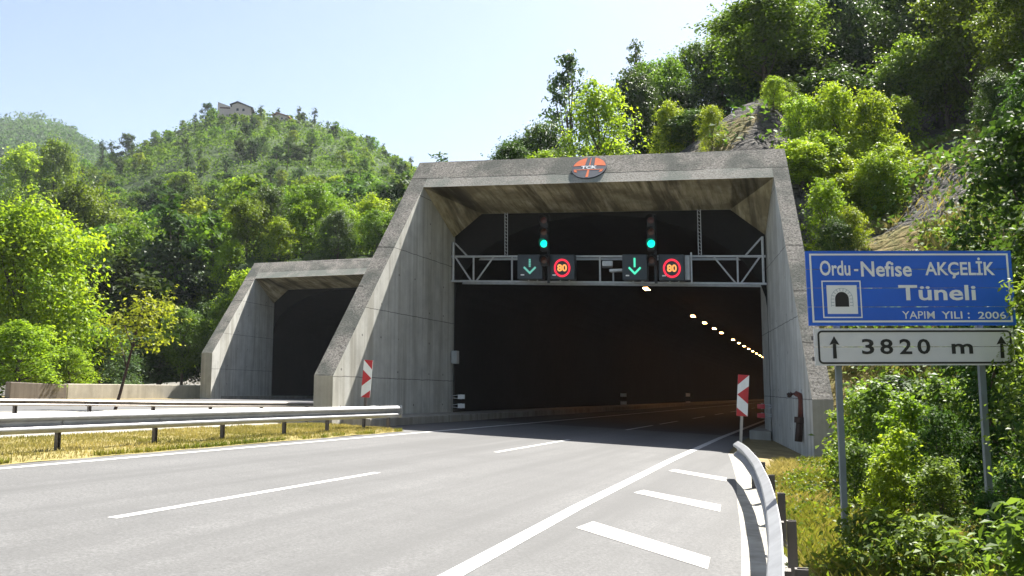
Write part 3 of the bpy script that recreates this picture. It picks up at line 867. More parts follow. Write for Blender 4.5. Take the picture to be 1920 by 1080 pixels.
# ------------------------------------------------------------------ guardrails
WB = [(0, 0), (.018, .012), (.075, .05), (.083, .07), (.075, .092), (.02, .13), (.012, .155), (.02, .18), (.075, .218), (.083, .24), (.075, .26), (.018, .298), (0, .31)]
WBP = WB + [(d - .006, h) for d, h in reversed(WB)]
def pts_along(path, step, start=0.0):
    out = []; acc = start
    for a, b in zip(path, path[1:]):
        l_ = (b - a).length
        while acc <= l_:
            out.append((a.lerp(b, acc / l_), (b - a).normalized())); acc += step
        acc -= l_
    return out
def guardrail(label, path, side, posts, top=.66, mat='steel', back=.09, both=False, pdepth=.12, cap=True, bolts=True, pk=1.0):
    o = empty('guardrail', path[0], 0, label, 'guardrail')
    z0 = top - .31 * pk
    wbp = [(d, h * pk) for d, h in WBP]
    fine = []; spl = 0
    for i in range(len(path) - 1):                          # smooth curve through the given points
        p0, p1, p2, p3 = path[max(i - 1, 0)], path[i], path[i + 1], path[min(i + 2, len(path) - 1)]
        for q in range(5):
            u = q / 5
            fine.append(.5 * ((2 * p1) + (p2 - p0) * u + (2 * p0 - 5 * p1 + 4 * p2 - p3) * u * u + (3 * p1 - p0 - 3 * p2 + p3) * u ** 3))
    fine.append(path[-1])
    up = [p + Vector((0, 0, z0)) for p in fine]
    MB().sweep(wbp, up, side).build('rail', M[mat], o, smooth=False)
    if pk == 1.0 and .08 < back < .1:
        for i, (p, t) in enumerate(posts[1::2]):          # lap joints with their bolt heads
            t = Vector((t.x, t.y, 0)).normalized(); q_ = Vector((t.y, -t.x, 0)) * side
            u0 = p + Vector((0, 0, z0)) + q_ * .004
            MB().sweep([(d, h) for d, h in WBP], [u0 + t * .18, u0 + t * .5], side).build('splice', M['steel'], o)
    if both:
        t = (path[1] - path[0]).normalized(); off = Vector((t.y, -t.x, 0)) * side * -(.24 + back)
        MB().sweep(wbp, [p + off for p in up], -side).build('rail', M[mat], o)
    for p, t in posts:
        t = Vector((t.x, t.y, 0)).normalized(); q = Vector((t.y, -t.x, 0)) * side
        c = p - q * (back + .02)
        ang = math.atan2(t.y, t.x); rot = Matrix.Rotation(ang, 3, 'Z')
        m = MB(); H_ = top - .09
        m.box(c + Vector((0, 0, H_ / 2 - .15)), (.06, .012, H_ + .3), rot)             # C section post
        for s_ in (-1, 1): m.box(c + rot @ Vector((s_ * .030, -side * -.03 * 0 - .035, 0)) + Vector((0, 0, H_ / 2 - .15)), (.010, .06, H_ + .3), rot)
        m.build('post', M['post'], o)
        sp = MB(); sp.box(p - q * (back * .5 - .0) + Vector((0, 0, z0 + .15 * pk)), (.10 if not both else .34, back - .012, .12), rot); sp.build('spacer', M['post'], o)
        if bolts:
            bm_ = MB(); bm_.tube([p + q * .012 + Vector((0, 0, z0 + .155)), p + q * .034 + Vector((0, 0, z0 + .155))], .02, 8); bm_.build('bolt', M['steel'], o)
    if cap:
        t = (path[-1] - path[-2]).normalized(); q = Vector((t.y, -t.x, 0)) * side
        m = MB(); e0 = path[-1] + Vector((0, 0, z0)) + t * .012
        m.prism([e0 + Vector((0, 0, -.01)), e0 + q * .11 + Vector((0, 0, -.01)), e0 + q * .11 + Vector((0, 0, .32)), e0 + Vector((0, 0, .32))],
                [e0 + t * .02 + Vector((0, 0, -.01)), e0 + t * .02 + q * .11 + Vector((0, 0, -.01)), e0 + t * .02 + q * .11 + Vector((0, 0, .32)), e0 + t * .02 + Vector((0, 0, .32))])
        m.build('end_plate', M['steel'], o)
    return o
LR = 11.42
pth = [Wp(LR + .1, -3.2), Wp(LR + .08, 4), Wp(LR + .05, 12), Wp(LR, 18), Wp(LR - .1, 22.95)]
pst = [(Wp(LR + .05, d, 0), Vector((0, 1, 0))) for d in (-1.2, .9, 3, 5.1, 7.2, 9.3, 11.35, 13.55, 15.5, 17.7, 19.55, 21.4, 22.8)]
guardrail('long straight steel guardrail with square end, along the dry grass strip', pth, 1, pst, .67)
cpx = [(1462, 1230), (1456, 1080), (1453, 1000), (1447, 960), (1440, 930), (1430, 900), (1420, 880), (1411, 863), (1400, 850), (1386, 836), (1371, 827)]
TOPR = .64
cp = [road_pt(px + 12, py, TOPR) for px, py in cpx]
cp = [Vector((p.x, p.y, p.z - TOPR)) for p in cp]
t0 = (cp[0] - cp[1]).normalized(); cp = [cp[0] + t0 * 3] + cp
guardrail('curved steel guardrail beside the verge, bending towards the tunnel mouth', cp, -1, pts_along(cp, 1.95, 1.2), TOPR, cap=False, back=.05)
mp_ = [Gp(17.2, -4), Gp(17.2, 8), Gp(17.0, 15), Gp(16.3, 20), Gp(15.4, 24.5), Gp(14.6, 28.2)]
guardrail('weathered double-sided median guardrail with dark spacers behind the grass strip', mp_, 1, pts_along(mp_, 1.9, .5), .62, 'steel_old', .12, True, bolts=False, cap=False, pk=.5)
fr = [Gp(34.2, 6), Gp(34.2, 17), Gp(34.3, 22), Gp(34.5, 26.5, -.25), Gp(34.7, 30, -.45)]
guardrail('far pale guardrail sloping down into the ground before the low wall', fr, 1, pts_along(fr[:4], 4, 1), .66, 'steel', .1, bolts=False, cap=False)

# ------------------------------------------------------------------ low walls across the second carriageway
w = MB(); a, b_ = atY(128, 716, 47.5), atY(402, 721, 58)
a.z, b_.z = atY(128, 719.5, 47.5).z, atY(402, 722.5, 58).z
nr = Vector((b_.y - a.y, -(b_.x - a.x), 0)).normalized() * -.35
zb = 1.0
w.prism([Vector((a.x, a.y, zb)), Vector((b_.x, b_.y, zb)), b_, a], [Vector((a.x, a.y, zb)) + nr, Vector((b_.x, b_.y, zb)) + nr, b_ + nr, a + nr])
tag(w.build('retaining_wall', M['pale_wall'], bevel=.03), 'low pale concrete wall beyond the second carriageway, ending at the smaller portal', 'wall')
w = MB(); a = atY(20, 716, 44); b_ = atY(126, 721, 47.0)
w.prism([Vector((a.x, a.y, zb)), Vector((b_.x, b_.y, zb)), b_, a], [Vector((a.x, a.y, zb)) + nr, Vector((b_.x, b_.y, zb)) + nr, b_ + nr, a + nr])
M['old_wall'] = m_concrete('old_wall', (.22, .19, .16), None, .5, boards=0)
tag(w.build('retaining_wall', M['old_wall'], bevel=.03), 'older darker low wall stub beside the sloping guardrail end', 'wall')

# ------------------------------------------------------------------ tunnel name sign
T0 = atY(1509, 470, 8.55); T1 = atY(1893, 460, 8.40)
hx = (T1 - T0); SW = hx.length; hx.normalize()
nz = Vector((0, 0, 1)); nn = hx.cross(nz).normalized()          # towards the camera
if nn.y > 0: nn = -nn
up_ = nn.cross(hx).normalized()
if up_.z < 0: up_ = -up_
mpp = SW / 384.2
def sp(px, py, o=0.0):                       # position on the sign board from its own layout grid
    s_ = .026 - .012 * (py - 465) / 228
    return T0 + hx * ((px - 1509) * mpp) + up_ * (-(py + s_ * (px - 1509) - 470) * mpp) + nn * o
sg = empty('tunnel_name_sign', Vector((sp(1700, 800).x, sp(1700, 800).y, -.05)), 0, 'blue and white tunnel name sign reading Ordu-Nefise AKÇELİK on two grey posts', 'road sign')
M['sign_post'] = simple('sign_post_paint', (.16, .19, .21), .5, .2)
M['blue'] = simple('blue_sheet', (.008, .105, .56), .38, 0, .06, 3)
M['sign_white'] = simple('sign_white', (.74, .75, .74), .4, 0, .05, 3)
M['sign_panel'] = simple('sign_panel_white', (.62, .61, .60), .4, 0, .06, 3)
M['sign_black'] = simple('sign_black', (.01, .01, .01), .5)
def slat_panel(name, x0, x1, y0, y1, n, mat):
    m = MB()
    for i in range(n):
        a = y0 + (y1 - y0) * i / n + .65; b = y0 + (y1 - y0) * (i + 1) / n - .65
        m.prism([sp(x0, b, .0), sp(x1, b, 0), sp(x1, a, 0), sp(x0, a, 0)], [sp(x0, b, -.03), sp(x1, b, -.03), sp(x1, a, -.03), sp(x0, a, -.03)])
    return m.build(name, [M[mat]], sg)
np_ = slat_panel('name_panel', 1510, 1894, 470, 617, 4, 'blue')
dp_ = slat_panel('distance_panel', 1518, 1887, 621.5, 694, 2, 'sign_panel')
bk = MB()
for py in (500, 590, 640, 680): bk.prism([sp(1515, py + 4, -.034), sp(1885, py + 4, -.034), sp(1885, py - 4, -.034), sp(1515, py - 4, -.034)], [sp(1515, py + 4, -.06), sp(1885, py + 4, -.06), sp(1885, py - 4, -.06), sp(1515, py - 4, -.06)])
bk.build('back_rail', M['post'], sg)
for px, pb in ((1567, 1016), (1834, 900)):
    m = MB(); c = sp(px, 560, -.095); 
    m.box((c.x, c.y, (c.z + .40 - .35) / 2), (.052, .052, c.z + .40 + .35), Matrix.Rotation(math.atan2(hx.y, hx.x), 3, 'Z'))
    m.build('post', M['sign_post'], sg)
def frame(mb, x0, y0, x1, y1, w_, o=.003, rnd=0.0):
    def loop(i):
        a, b, c, d = x0 + i, y0 + i, x1 - i, y1 - i
        r = max(rnd - i, 0)
        if rnd == 0: return [(a, b), (c, b), (c, d), (a, d)]
        L_ = []
        for cx, cy, s0 in ((c - r, b + r, -90), (c - r, d - r, 0), (a + r, d - r, 90), (a + r, b + r, 180)):
            L_ += [(cx + r * math.cos(R(s0 + k_ * 18)), cy + r * math.sin(R(s0 + k_ * 18))) for k_ in range(6)]
        return L_
    A, B = loop(0), loop(w_)
    for i in range(len(A)):
        j = (i + 1) % len(A)
        mb.poly([sp(*A[i], o), sp(*A[j], o), sp(*B[j], o), sp(*B[i], o)])
f = MB(); frame(f, 1516.5, 476, 1888, 610.5, 3.6); f.build('border', M['sign_white'], np_)
f = MB(); frame(f, 1524, 626, 1883, 690.5, 3.6, .003, 9); f.build('border', M['sign_black'], dp_)
t = MB(); to = lambda x, y: sp(x, -y, .0035)
def word(mb, s_, x0, x1, ytop, ybot, bold=.02):
    m = MB(); text_into(m, s_, (x0, -ybot, x1, -ytop), to, bold)
    m.build('lettering', M['sign_white'] if mb is t else M['sign_black'], np_ if mb is t else dp_)
word(t, 'Ordu', 1535.5, 1593, 489.5, 519.5); word(t, '-', 1600, 1608, 506.5, 510.5)
word(t, 'Nefise', 1613, 1708, 491, 521.5); word(t, 'AKÇELİK', 1733, 1862, 484, 525)
word(t, 'Tüneli', 1681, 1824, 538, 568)
word(t, 'YAPIM', 1685, 1745, 589, 603.5, .004); word(t, 'YILI', 1758, 1796, 589.5, 603.5, .012); word(t, ':', 1806, 1809.5, 592, 603.5, .012)
word(t, '2006', 1825, 1876, 590, 604, .012)

pg = MB(); frame(pg, 1537, 529, 1611, 602, 2.4)
pg.poly([sp(1546, 538, .003), sp(1603, 538, .003), sp(1603, 594, .003), sp(1546, 594, .003)])
po = pg.build('pictogram', M['sign_white'], np_)
bp = MB()
bp.poly([sp(x, y, .0045) for x, y in [(1561, 580), (1587, 580)] + [(1574 + 13 * math.cos(R(a)), 565 - 14 * math.sin(R(a))) for a in range(0, 181, 15)]])
M['pict_grey'] = simple('pictogram_grey', (.30, .36, .40), .5)
bp.build('tunnel_symbol', M['sign_black'], po)
st = MB()
for a in range(0, 181, 20):
    ca, sa = math.cos(R(a)), math.sin(R(a)); tx, ty = -sa * .5, -ca * .5
    st.poly([sp(1574 + 14.5 * ca + tx, 565 - 15.5 * sa + ty, .004), sp(1574 + 20 * ca + tx, 565 - 21 * sa + ty, .004), sp(1574 + 20 * ca - tx, 565 - 21 * sa - ty, .004), sp(1574 + 14.5 * ca - tx, 565 - 15.5 * sa - ty, .004)])
for s_ in (-1, 1):
    for y in (571, 577):
        st.poly([sp(1574 + s_ * 14.5, y, .004), sp(1574 + s_ * 20, y, .004), sp(1574 + s_ * 20, y + 1, .004), sp(1574 + s_ * 14.5, y + 1, .004)])
    st.poly([sp(1574 + s_ * 20, 565, .0042), sp(1574 + s_ * 20.8, 565, .0042), sp(1574 + s_ * 20.8, 580, .0042), sp(1574 + s_ * 20, 580, .0042)])
for a in range(0, 180, 15):
    st.poly([sp(1574 + k_ * math.cos(R(q)), 565 - (k_ + .6) * math.sin(R(q)), .0042) for q, k_ in ((a, 20), (a, 20.8), (a + 15, 20.8), (a + 15, 20))])
st.build('arch_stones', M['pict_grey'], po)
d = MB()
for i, (ch, x0, x1) in enumerate((('3', 1606, 1629), ('8', 1640, 1664), ('2', 1676, 1699), ('0', 1709, 1733))): word(d, ch, x0, x1, 642.5, 672, .02)
word(d, 'm', 1772, 1811, 652, 671.5, .02)
for cx in (1555, 1864):
    ar = MB()
    ar.poly([sp(x, y, .0035) for x, y in ((cx - 3.6, 680), (cx + 3.6, 680), (cx + 3, 652), (cx - 3, 652))])
    ar.poly([sp(x, y, .0035) for x, y in ((cx, 637), (cx + 9.5, 654), (cx + 2.5, 651.8), (cx - 2.5, 651.8), (cx - 9.5, 654))])
    ar.build('arrow', M['sign_black'], dp_)

# ------------------------------------------------------------------ houses on the hill top
def hill_house(px0, px1, py_base, py_top, Y, yaw, wallc, roofc, label, annex):
    c = atY((px0 + px1) / 2, py_base, Y); wd = (px1 - px0) / 1712 * Y; h = (py_base - py_top) / 1712 * Y
    o = empty('hill_house', c, PSI + yaw, label, 'house')
    bw = wd * (.56 if annex else .9); hw_ = h * .62; dpt = wd * .5
    x0 = wd * .5 - bw if annex else -bw / 2; x1 = x0 + bw
    b = MB()
    b.prism([(x0, -dpt / 2, -3.2), (x1, -dpt / 2, -3.2), (x1, -dpt / 2, hw_ * .75), ((x0 * .7 + x1 * .3), -dpt / 2, h * .9), (x0, -dpt / 2, hw_ * 1.1)],
            [(x0, dpt / 2, -3.2), (x1, dpt / 2, -3.2), (x1, dpt / 2, hw_ * .75), ((x0 * .7 + x1 * .3), dpt / 2, h * .9), (x0, dpt / 2, hw_ * 1.1)])
    b.build('wall', wallc, o, world=False)
    r = MB(); e = .5
    pk = (x0 * .7 + x1 * .3, h * .95); ev = (x1 + .8, hw_ * .62); ew = (x0 - .7, hw_ * 1.02)
    for A_, B_ in ((pk, ev), (ew, pk)):
        r.prism([(A_[0], -dpt / 2 - e, A_[1]), (B_[0], -dpt / 2 - e, B_[1]), (B_[0], -dpt / 2 - e, B_[1] + .28), (A_[0], -dpt / 2 - e, A_[1] + .28)],
                [(A_[0], dpt / 2 + e, A_[1]), (B_[0], dpt / 2 + e, B_[1]), (B_[0], dpt / 2 + e, B_[1] + .28), (A_[0], dpt / 2 + e, A_[1] + .28)])
    r.build('roof', roofc, o, world=False)
    for xx in (.3, .62):
        wb = MB(); wb.box((x0 + bw * xx, -dpt / 2 - .03, hw_ * .35), (bw * .12, .06, hw_ * .4)); wb.build('window', M['dark'], o, world=False)
    if annex:
        a = MB(); ax0 = -wd * .5
        a.prism([(ax0, -dpt * .4, -3.2), (x0 - .02, -dpt * .4, -3.2), (x0 - .02, -dpt * .4, hw_ * .8), (ax0, -dpt * .4, h * .95)], [(ax0, dpt * .4, -3.2), (x0 - .02, dpt * .4, -3.2), (x0 - .02, dpt * .4, hw_ * .8), (ax0, dpt * .4, h * .95)])
        a.build('annex', wallc, o, world=False)
        wb = MB(); wb.box((ax0 + (x0 - ax0) * .5, -dpt * .4 - .04, hw_ * .62), ((x0 - ax0) * .7, .06, hw_ * .2)); wb.build('window', M['rust'], o, world=False)
M['house_pink'] = simple('house_plaster', (.58, .46, .43), .9)  # plaster lightened, distance haze put into its colour
M['roof_dark'] = simple('roof_dark', (.07, .07, .08), .8)
M['roof_tile'] = simple('roof_tile', (.33, .14, .08), .85)
hill_house(410, 472, 214, 194, 283, R(8), M['house_pink'], M['roof_dark'], 'pinkish house with a dark sloping roof on top of the wooded hill', True)
hill_house(514, 542, 227, 213, 284, R(-5), M['house_pink'], M['roof_tile'], 'small orange roofed house among the trees of the hill top', False)

# ------------------------------------------------------------------ vegetation
def unit(a): return a / np.maximum(np.linalg.norm(a, axis=1, keepdims=True), 1e-9)

def leaf_cards(c, nrm_, size, rng, aspect=.55, fold=.12, droop=0.0):
    """rhombic folded leaves at centres c with normals nrm_"""
    n = len(c); t = rng.normal(size=(n, 3)); t[:, 2] -= droop
    a = unit(t - nrm_ * np.sum(t * nrm_, 1, keepdims=True)); b = np.cross(nrm_, a)
    l = (size * rng.uniform(.65, 1.35, n))[:, None]; w = l * aspect
    return np.stack([c - a * l / 2, c + b * w / 2 + nrm_ * l * fold, c + a * l / 2, c - b * w / 2 + nrm_ * l * fold], 1)

def blob_leaves(cs, rs, n_per, leaf, rng, flat=.75, shell=2.4, up=.55, aspect=.55):
    """leafy boughs: twigs of unequal length leave each bough centre and carry the leaves"""
    Cs, Ns, Ts = [], [], []
    for (c, r) in zip(cs, rs):
        k_ = max(10, int(n_per * rng.uniform(.6, 1.4)))
        nt = max(5, int(k_ / 11))
        d = rng.normal(size=(nt, 3)); d[:, 2] = d[:, 2] * .75 + .25; d = unit(d)
        ln = r * np.clip(rng.lognormal(-.02, .32, nt), .4, 1.75)
        ti = rng.integers(0, nt, k_)
        s_ = rng.uniform(.22, 1.0, k_) ** .7
        p = d[ti] * (ln[ti] * s_)[:, None]
        p[:, 2] = p[:, 2] * flat - .18 * r * (s_ ** 2)
        p += rng.normal(size=(k_, 3)) * (.07 * r + .35 * leaf)
        Cs.append(p + c)
        Ns.append(unit(d[ti] * .45 + np.array([0, 0, up + .25]) + rng.normal(size=(k_, 3)) * .5))
        Ts.append(np.clip(rng.normal(.42, .17, k_) + .22 * s_ + rng.normal(0, .14) - .1, 0, 1))  # leaves darken towards the bough centre: crown shade put into the tint
    c, n, t = np.concatenate(Cs), np.concatenate(Ns), np.concatenate(Ts)
    return leaf_cards(c, n, leaf, rng, aspect), t

def tree_proto(name, seed, H, Wd, kind, nblob, n_per, leaf, leafmat, combined=False, trunk_r=.16, bare=.28, aspect=.55, flat=.75):
    rng = np.random.default_rng(seed)
    Rr = Wd / 2
    cs, rs = [], []
    for i in range(nblob):
        t = bare + (1 - bare) * ((i + rng.uniform(0, 1)) / nblob)
        u = (t - bare) / (1 - bare)
        if kind == 'round': pr = math.sqrt(max(.04, 1 - ((u - .42) / .62) ** 2))
        elif kind == 'cone': pr = max(.10, (1 - u) ** .6) * min(1, .6 + u * 4)
        elif kind == 'column': pr = .75 + .25 * math.sin(u * 3.1)
        else: pr = math.sqrt(max(.05, 1 - (u * .93) ** 2))               # bush
        br = Rr * rng.uniform(.26, .42) * (.6 + .4 * pr)
        if kind == 'column': br = Rr * rng.uniform(.5, .75)
        if kind == 'cone': br = Rr * rng.uniform(.20, .30) * (.5 + .5 * pr)
        an = i * 2.39996 + rng.uniform(-.5, .5)
        rr = max(0, Rr * pr - br * .8) * math.sqrt(rng.uniform(.15, 1)) * rng.uniform(.85, 1.12)
        cs.append(np.array([rr * math.cos(an), rr * math.sin(an), max(br * .5, t * H - br * flat * .8 * (u > .8))])); rs.append(br)
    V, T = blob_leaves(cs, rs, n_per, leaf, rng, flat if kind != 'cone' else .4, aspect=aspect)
    mb = MB(); lean = rng.uniform(-.05, .05, 2) * H
    top = .82 * H if kind != 'bush' else .6 * H
    tp = [Vector((lean[0] * s_ ** 2 + .03 * H * math.sin(s_ * 5) * s_, lean[1] * s_ ** 2, -.4 + (top + .4) * s_)) for s_ in (0, .2, .4, .6, .8, 1)]
    mb.tube(tp, [trunk_r * q for q in (1.25, 1, .85, .65, .42, .15)], 7)
    nl = min(nblob, 14 if not combined else 7)
    for i in rng.permutation(nblob)[:nl]:
        c = Vector(cs[i]); s_ = max(.12, min(.9, (c.z / top) * rng.uniform(.45, .75)))
        k_ = s_ * 5; i0 = min(4, int(k_)); st = tp[i0].lerp(tp[i0 + 1], k_ - i0)
        md = st.lerp(c, .55) + Vector((0, 0, -.06 * (c - st).length))
        mb.tube([st, md, c], [trunk_r * .42, trunk_r * .26, trunk_r * .08], 5, caps=False)
    tv = [tuple(q) for q in mb.v]
    if combined:
        me = quads_mesh(name, V, T, [leafmat, M['bark']])
        bm = bmesh.new(); bm.from_mesh(me); vs = [bm.verts.new(q) for q in tv]
        for f_ in mb.f:
            try: ff = bm.faces.new([vs[i] for i in f_]); ff.material_index = 1
            except ValueError: pass
        bm.to_mesh(me); bm.free()
        return dict(me=me, H=H, W=Wd)
    tm = bpy.data.meshes.new('trunk'); tm.from_pydata(tv, [], mb.f); tm.materials.append(M['bark'])
    tm.polygons.foreach_set('use_smooth', [True] * len(tm.polygons))
    return dict(crown=quads_mesh('crown', V, T, [leafmat]), trunk=tm, H=H, W=Wd)

L_ = {}
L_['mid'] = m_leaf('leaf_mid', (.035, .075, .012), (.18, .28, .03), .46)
L_['bright'] = m_leaf('leaf_bright', (.10, .19, .014), (.32, .42, .024), .5, .015, .15)
L_['fresh'] = m_leaf('leaf_fresh', (.08, .15, .014), (.30, .40, .034), .52)
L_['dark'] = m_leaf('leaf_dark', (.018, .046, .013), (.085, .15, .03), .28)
L_['blue'] = m_leaf('leaf_bluegreen', (.03, .065, .026), (.105, .165, .058), .32)
L_['yellow'] = m_leaf('leaf_yellow', (.10, .14, .014), (.28, .30, .03), .45, .01, .1)
L_['glossy'] = m_leaf('leaf_glossy', (.045, .085, .016), (.19, .28, .05), .45, .02, .2, .5)

def ground_right(x, y): return hz_n(x, y)

def plant(name, proto, px, ytop, Yd, wpx, label, cat, group=None, zg=None, rot=None, ybase=None, sink=.1, asp=.62):
    """stands a plant at a distance; its size follows from how tall and wide it is seen"""
    q = atY(px, ytop + 40, Yd)
    z = zg if zg is not None else (ground_right(q.x, q.y) if ybase is None else atY(px, ybase, Yd).z)
    h = max(.4, atY(px, ytop, Yd).z - z + sink); w = wpx / 1712 * Yd
    sz = h / proto['H']; sx = min(max(w / proto['W'], asp * sz), 2.2 * sz); sc = (sx, sx, sz)
    rz = rot if rot is not None else random.uniform(0, 6.28)
    if 'me' in proto:
        o = link(name, proto['me'], None, (q.x, q.y, z - sink)); o.rotation_euler = (0, 0, rz); o.scale = sc
        tag(o, label, cat, group)
    else:
        o = empty(name, (q.x, q.y, z - sink), rz, label, cat, group); o.scale = sc
        link('crown', proto['crown'], o); link('trunk', proto['trunk'], o)
    return o

# prototypes: middle distance
PR = {}
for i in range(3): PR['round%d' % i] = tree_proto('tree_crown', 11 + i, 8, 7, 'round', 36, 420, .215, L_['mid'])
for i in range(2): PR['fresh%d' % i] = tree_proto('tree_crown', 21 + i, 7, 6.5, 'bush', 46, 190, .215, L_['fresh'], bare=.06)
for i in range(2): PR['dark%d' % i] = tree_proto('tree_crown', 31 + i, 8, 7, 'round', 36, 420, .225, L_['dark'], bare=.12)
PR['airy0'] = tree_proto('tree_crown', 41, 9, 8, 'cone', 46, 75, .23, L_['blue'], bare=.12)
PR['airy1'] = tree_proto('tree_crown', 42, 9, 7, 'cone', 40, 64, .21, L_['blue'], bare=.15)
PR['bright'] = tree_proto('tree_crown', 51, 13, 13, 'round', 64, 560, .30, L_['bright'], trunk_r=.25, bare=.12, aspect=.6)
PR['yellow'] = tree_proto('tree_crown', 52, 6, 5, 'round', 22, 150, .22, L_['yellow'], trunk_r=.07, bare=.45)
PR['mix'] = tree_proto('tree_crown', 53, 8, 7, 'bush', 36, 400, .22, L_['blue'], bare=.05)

# right-hand hillside, each tree by where it stands
rows = [
 ('airy0', 1064, 88, 62, 150, 'tall airy tree with blue-green tiered branches, leftmost above the portal roof', 'tree'),
 ('airy1', 1193, 74, 74, 84, 'thin airy tree on the skyline behind the bright bush above the emblem', 'tree'),
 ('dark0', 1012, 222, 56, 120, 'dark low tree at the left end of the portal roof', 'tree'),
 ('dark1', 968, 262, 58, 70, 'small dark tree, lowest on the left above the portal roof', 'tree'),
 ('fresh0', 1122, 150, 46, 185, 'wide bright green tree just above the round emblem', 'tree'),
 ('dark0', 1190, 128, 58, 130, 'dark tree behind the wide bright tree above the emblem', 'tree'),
 ('round0', 1236, 104, 62, 120, 'mid green tree below the thin airy skyline tree', 'tree'),
 ('round1', 1300, 78, 66, 150, 'rounded green tree on the skyline above the dark slope', 'tree'),
 ('dark1', 1268, 150, 60, 120, 'dark tree at the left edge of the shaded bare slope', 'tree'),
 ('fresh1', 1256, 186, 45, 56, 'small pale green bush at the foot of the shaded slope', 'bush'),
 ('fresh0', 1334, 194, 40, 40, 'small bright bush standing alone on the rocky ridge', 'bush'),
 ('dark1', 1300, 205, 44, 130, 'low dark bush on the left flank of the bare slope', 'bush'),
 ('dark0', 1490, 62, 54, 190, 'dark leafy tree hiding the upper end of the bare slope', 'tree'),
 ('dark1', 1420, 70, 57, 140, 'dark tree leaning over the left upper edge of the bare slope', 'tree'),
 ('round1', 1465, 150, 44, 70, 'mid green bush low on the bare slope behind the portal roof', 'bush'),
 ('dark0', 1400, 118, 55, 90, 'small dark bush near the top of the bare slope', 'bush'),
 ('fresh1', 1450, 142, 41, 70, 'bright conical bush on the rock ridge beside the bright thicket', 'bush'),
 ('round2', 1386, 8, 66, 170, 'big rounded tree with sunlit top on the skyline', 'tree'),
 ('dark0', 1350, 70, 62, 150, 'dark shaded tree under the big sunlit skyline tree', 'tree'),
 ('round0', 1460, -30, 64, 170, 'large leafy tree cut by the top of the picture, above the shaded slope', 'tree'),
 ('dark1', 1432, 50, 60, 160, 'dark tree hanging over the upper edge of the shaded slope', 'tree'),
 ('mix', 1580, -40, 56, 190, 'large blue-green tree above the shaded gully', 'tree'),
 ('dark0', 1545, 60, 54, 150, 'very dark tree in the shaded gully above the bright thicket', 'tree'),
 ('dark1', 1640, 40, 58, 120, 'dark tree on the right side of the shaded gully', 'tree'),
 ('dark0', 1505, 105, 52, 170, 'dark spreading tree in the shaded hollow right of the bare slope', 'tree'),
 ('dark1', 1575, 135, 50, 150, 'low dark tree directly behind the tallest thicket bush', 'tree'),
 ('mix', 1470, 70, 57, 140, 'blue-green tree at the head of the shaded hollow', 'tree'),
 ('fresh1', 1500, 178, 38, 120, 'bright green thicket bush touching the portal top right corner', 'bush'),
 ('fresh0', 1566, 148, 38, 130, 'tallest bright bush of the thicket right of the portal', 'bush'),
 ('fresh1', 1630, 166, 38, 130, 'bright leafy bush in the middle of the thicket', 'bush'),
 ('fresh0', 1545, 250, 36, 130, 'lower bright bush leaning on the outer edge of the portal', 'bush'),
 ('fresh0', 1548, 330, 31.6, 110, 'bright bush growing against the outer face of the portal leg', 'bush'),
 ('fresh1', 1592, 385, 30.6, 100, 'bright bush just above the left half of the road sign', 'bush'),
 ('dark1', 1566, 405, 30.0, 70, 'small dark bush added for the shaded gap beside the portal leg above the sign', 'bush'),  # dark foliage added to stand for a shaded gap
 ('round1', 1516, 285, 34.5, 80, 'slim dark-stemmed tree close beside the portal leg', 'tree'),
 ('fresh1', 1620, 262, 36.5, 120, 'yellow-green bush over the top of the grassy slope', 'bush'),
 ('round2', 1720, 70, 46, 190, 'tall green tree between the shaded gully and the right edge', 'tree'),
 ('fresh0', 1690, 178, 43, 110, 'bright bush at the upper edge of the bare rock face', 'bush'),
 ('round0', 1815, -60, 44, 240, 'huge mid green tree filling the top right', 'tree'),
 ('round1', 1770, 70, 45, 150, 'green tree below the huge top right tree', 'tree'),
 ('round2', 1920, -40, 38, 210, 'tall leafy tree cut by the right border at the top', 'tree'),
 ('dark1', 1868, 130, 33, 110, 'dark tree overhanging the bare rock face', 'tree'),
]
for nm, px, yt, Yd, wpx, lab, cat in rows:
    plant('hillside_bush' if cat == 'bush' else 'hillside_tree', PR[nm], px, yt, Yd, wpx, lab, cat, 'trees and bushes on the hillside over the tunnel', asp=.8 if cat == 'bush' else .7)
rng = np.random.default_rng(31)
def slope_plant(nm, x, y, h, w, name, lab, cat):
    z = hz_n(x, y); pr = PR[nm]
    o = empty(name, (x, y, z - .2), rng.uniform(0, 6.28), lab, cat, 'trees and bushes on the hillside over the tunnel'); o.scale = (w / pr['W'], w / pr['W'], h / pr['H'])
    link('crown', pr['crown'], o); link('trunk', pr['trunk'], o)
for i in range(26):
    slope_plant(('fresh0', 'fresh1')[i % 2], rng.uniform(-.8, 2.6), rng.uniform(36, 47), rng.uniform(1.8, 3.2), rng.uniform(2.2, 3.4), 'hillside_bush', 'fresh green bush of the thicket on the slope right of the portal top', 'bush')
for i in range(34):
    y = rng.uniform(50, 100)
    slope_plant(('round0', 'round1', 'round2', 'dark0', 'dark1', 'mix')[i % 6], rng.uniform(-.055 * y, .26 * y), y, rng.uniform(5.5, 9), rng.uniform(5.5, 8), 'hillside_tree', 'leafy tree of the wood on the upper hillside over the tunnel', 'tree')
for i in range(12):
    slope_plant(('dark0', 'mix', 'fresh1', 'dark1')[i % 4], rng.uniform(-17, -11), rng.uniform(38, 50), rng.uniform(2.0, 4), rng.uniform(3, 5), 'hillside_bush', 'dark bush in the shade just behind the portal roof', 'bush')

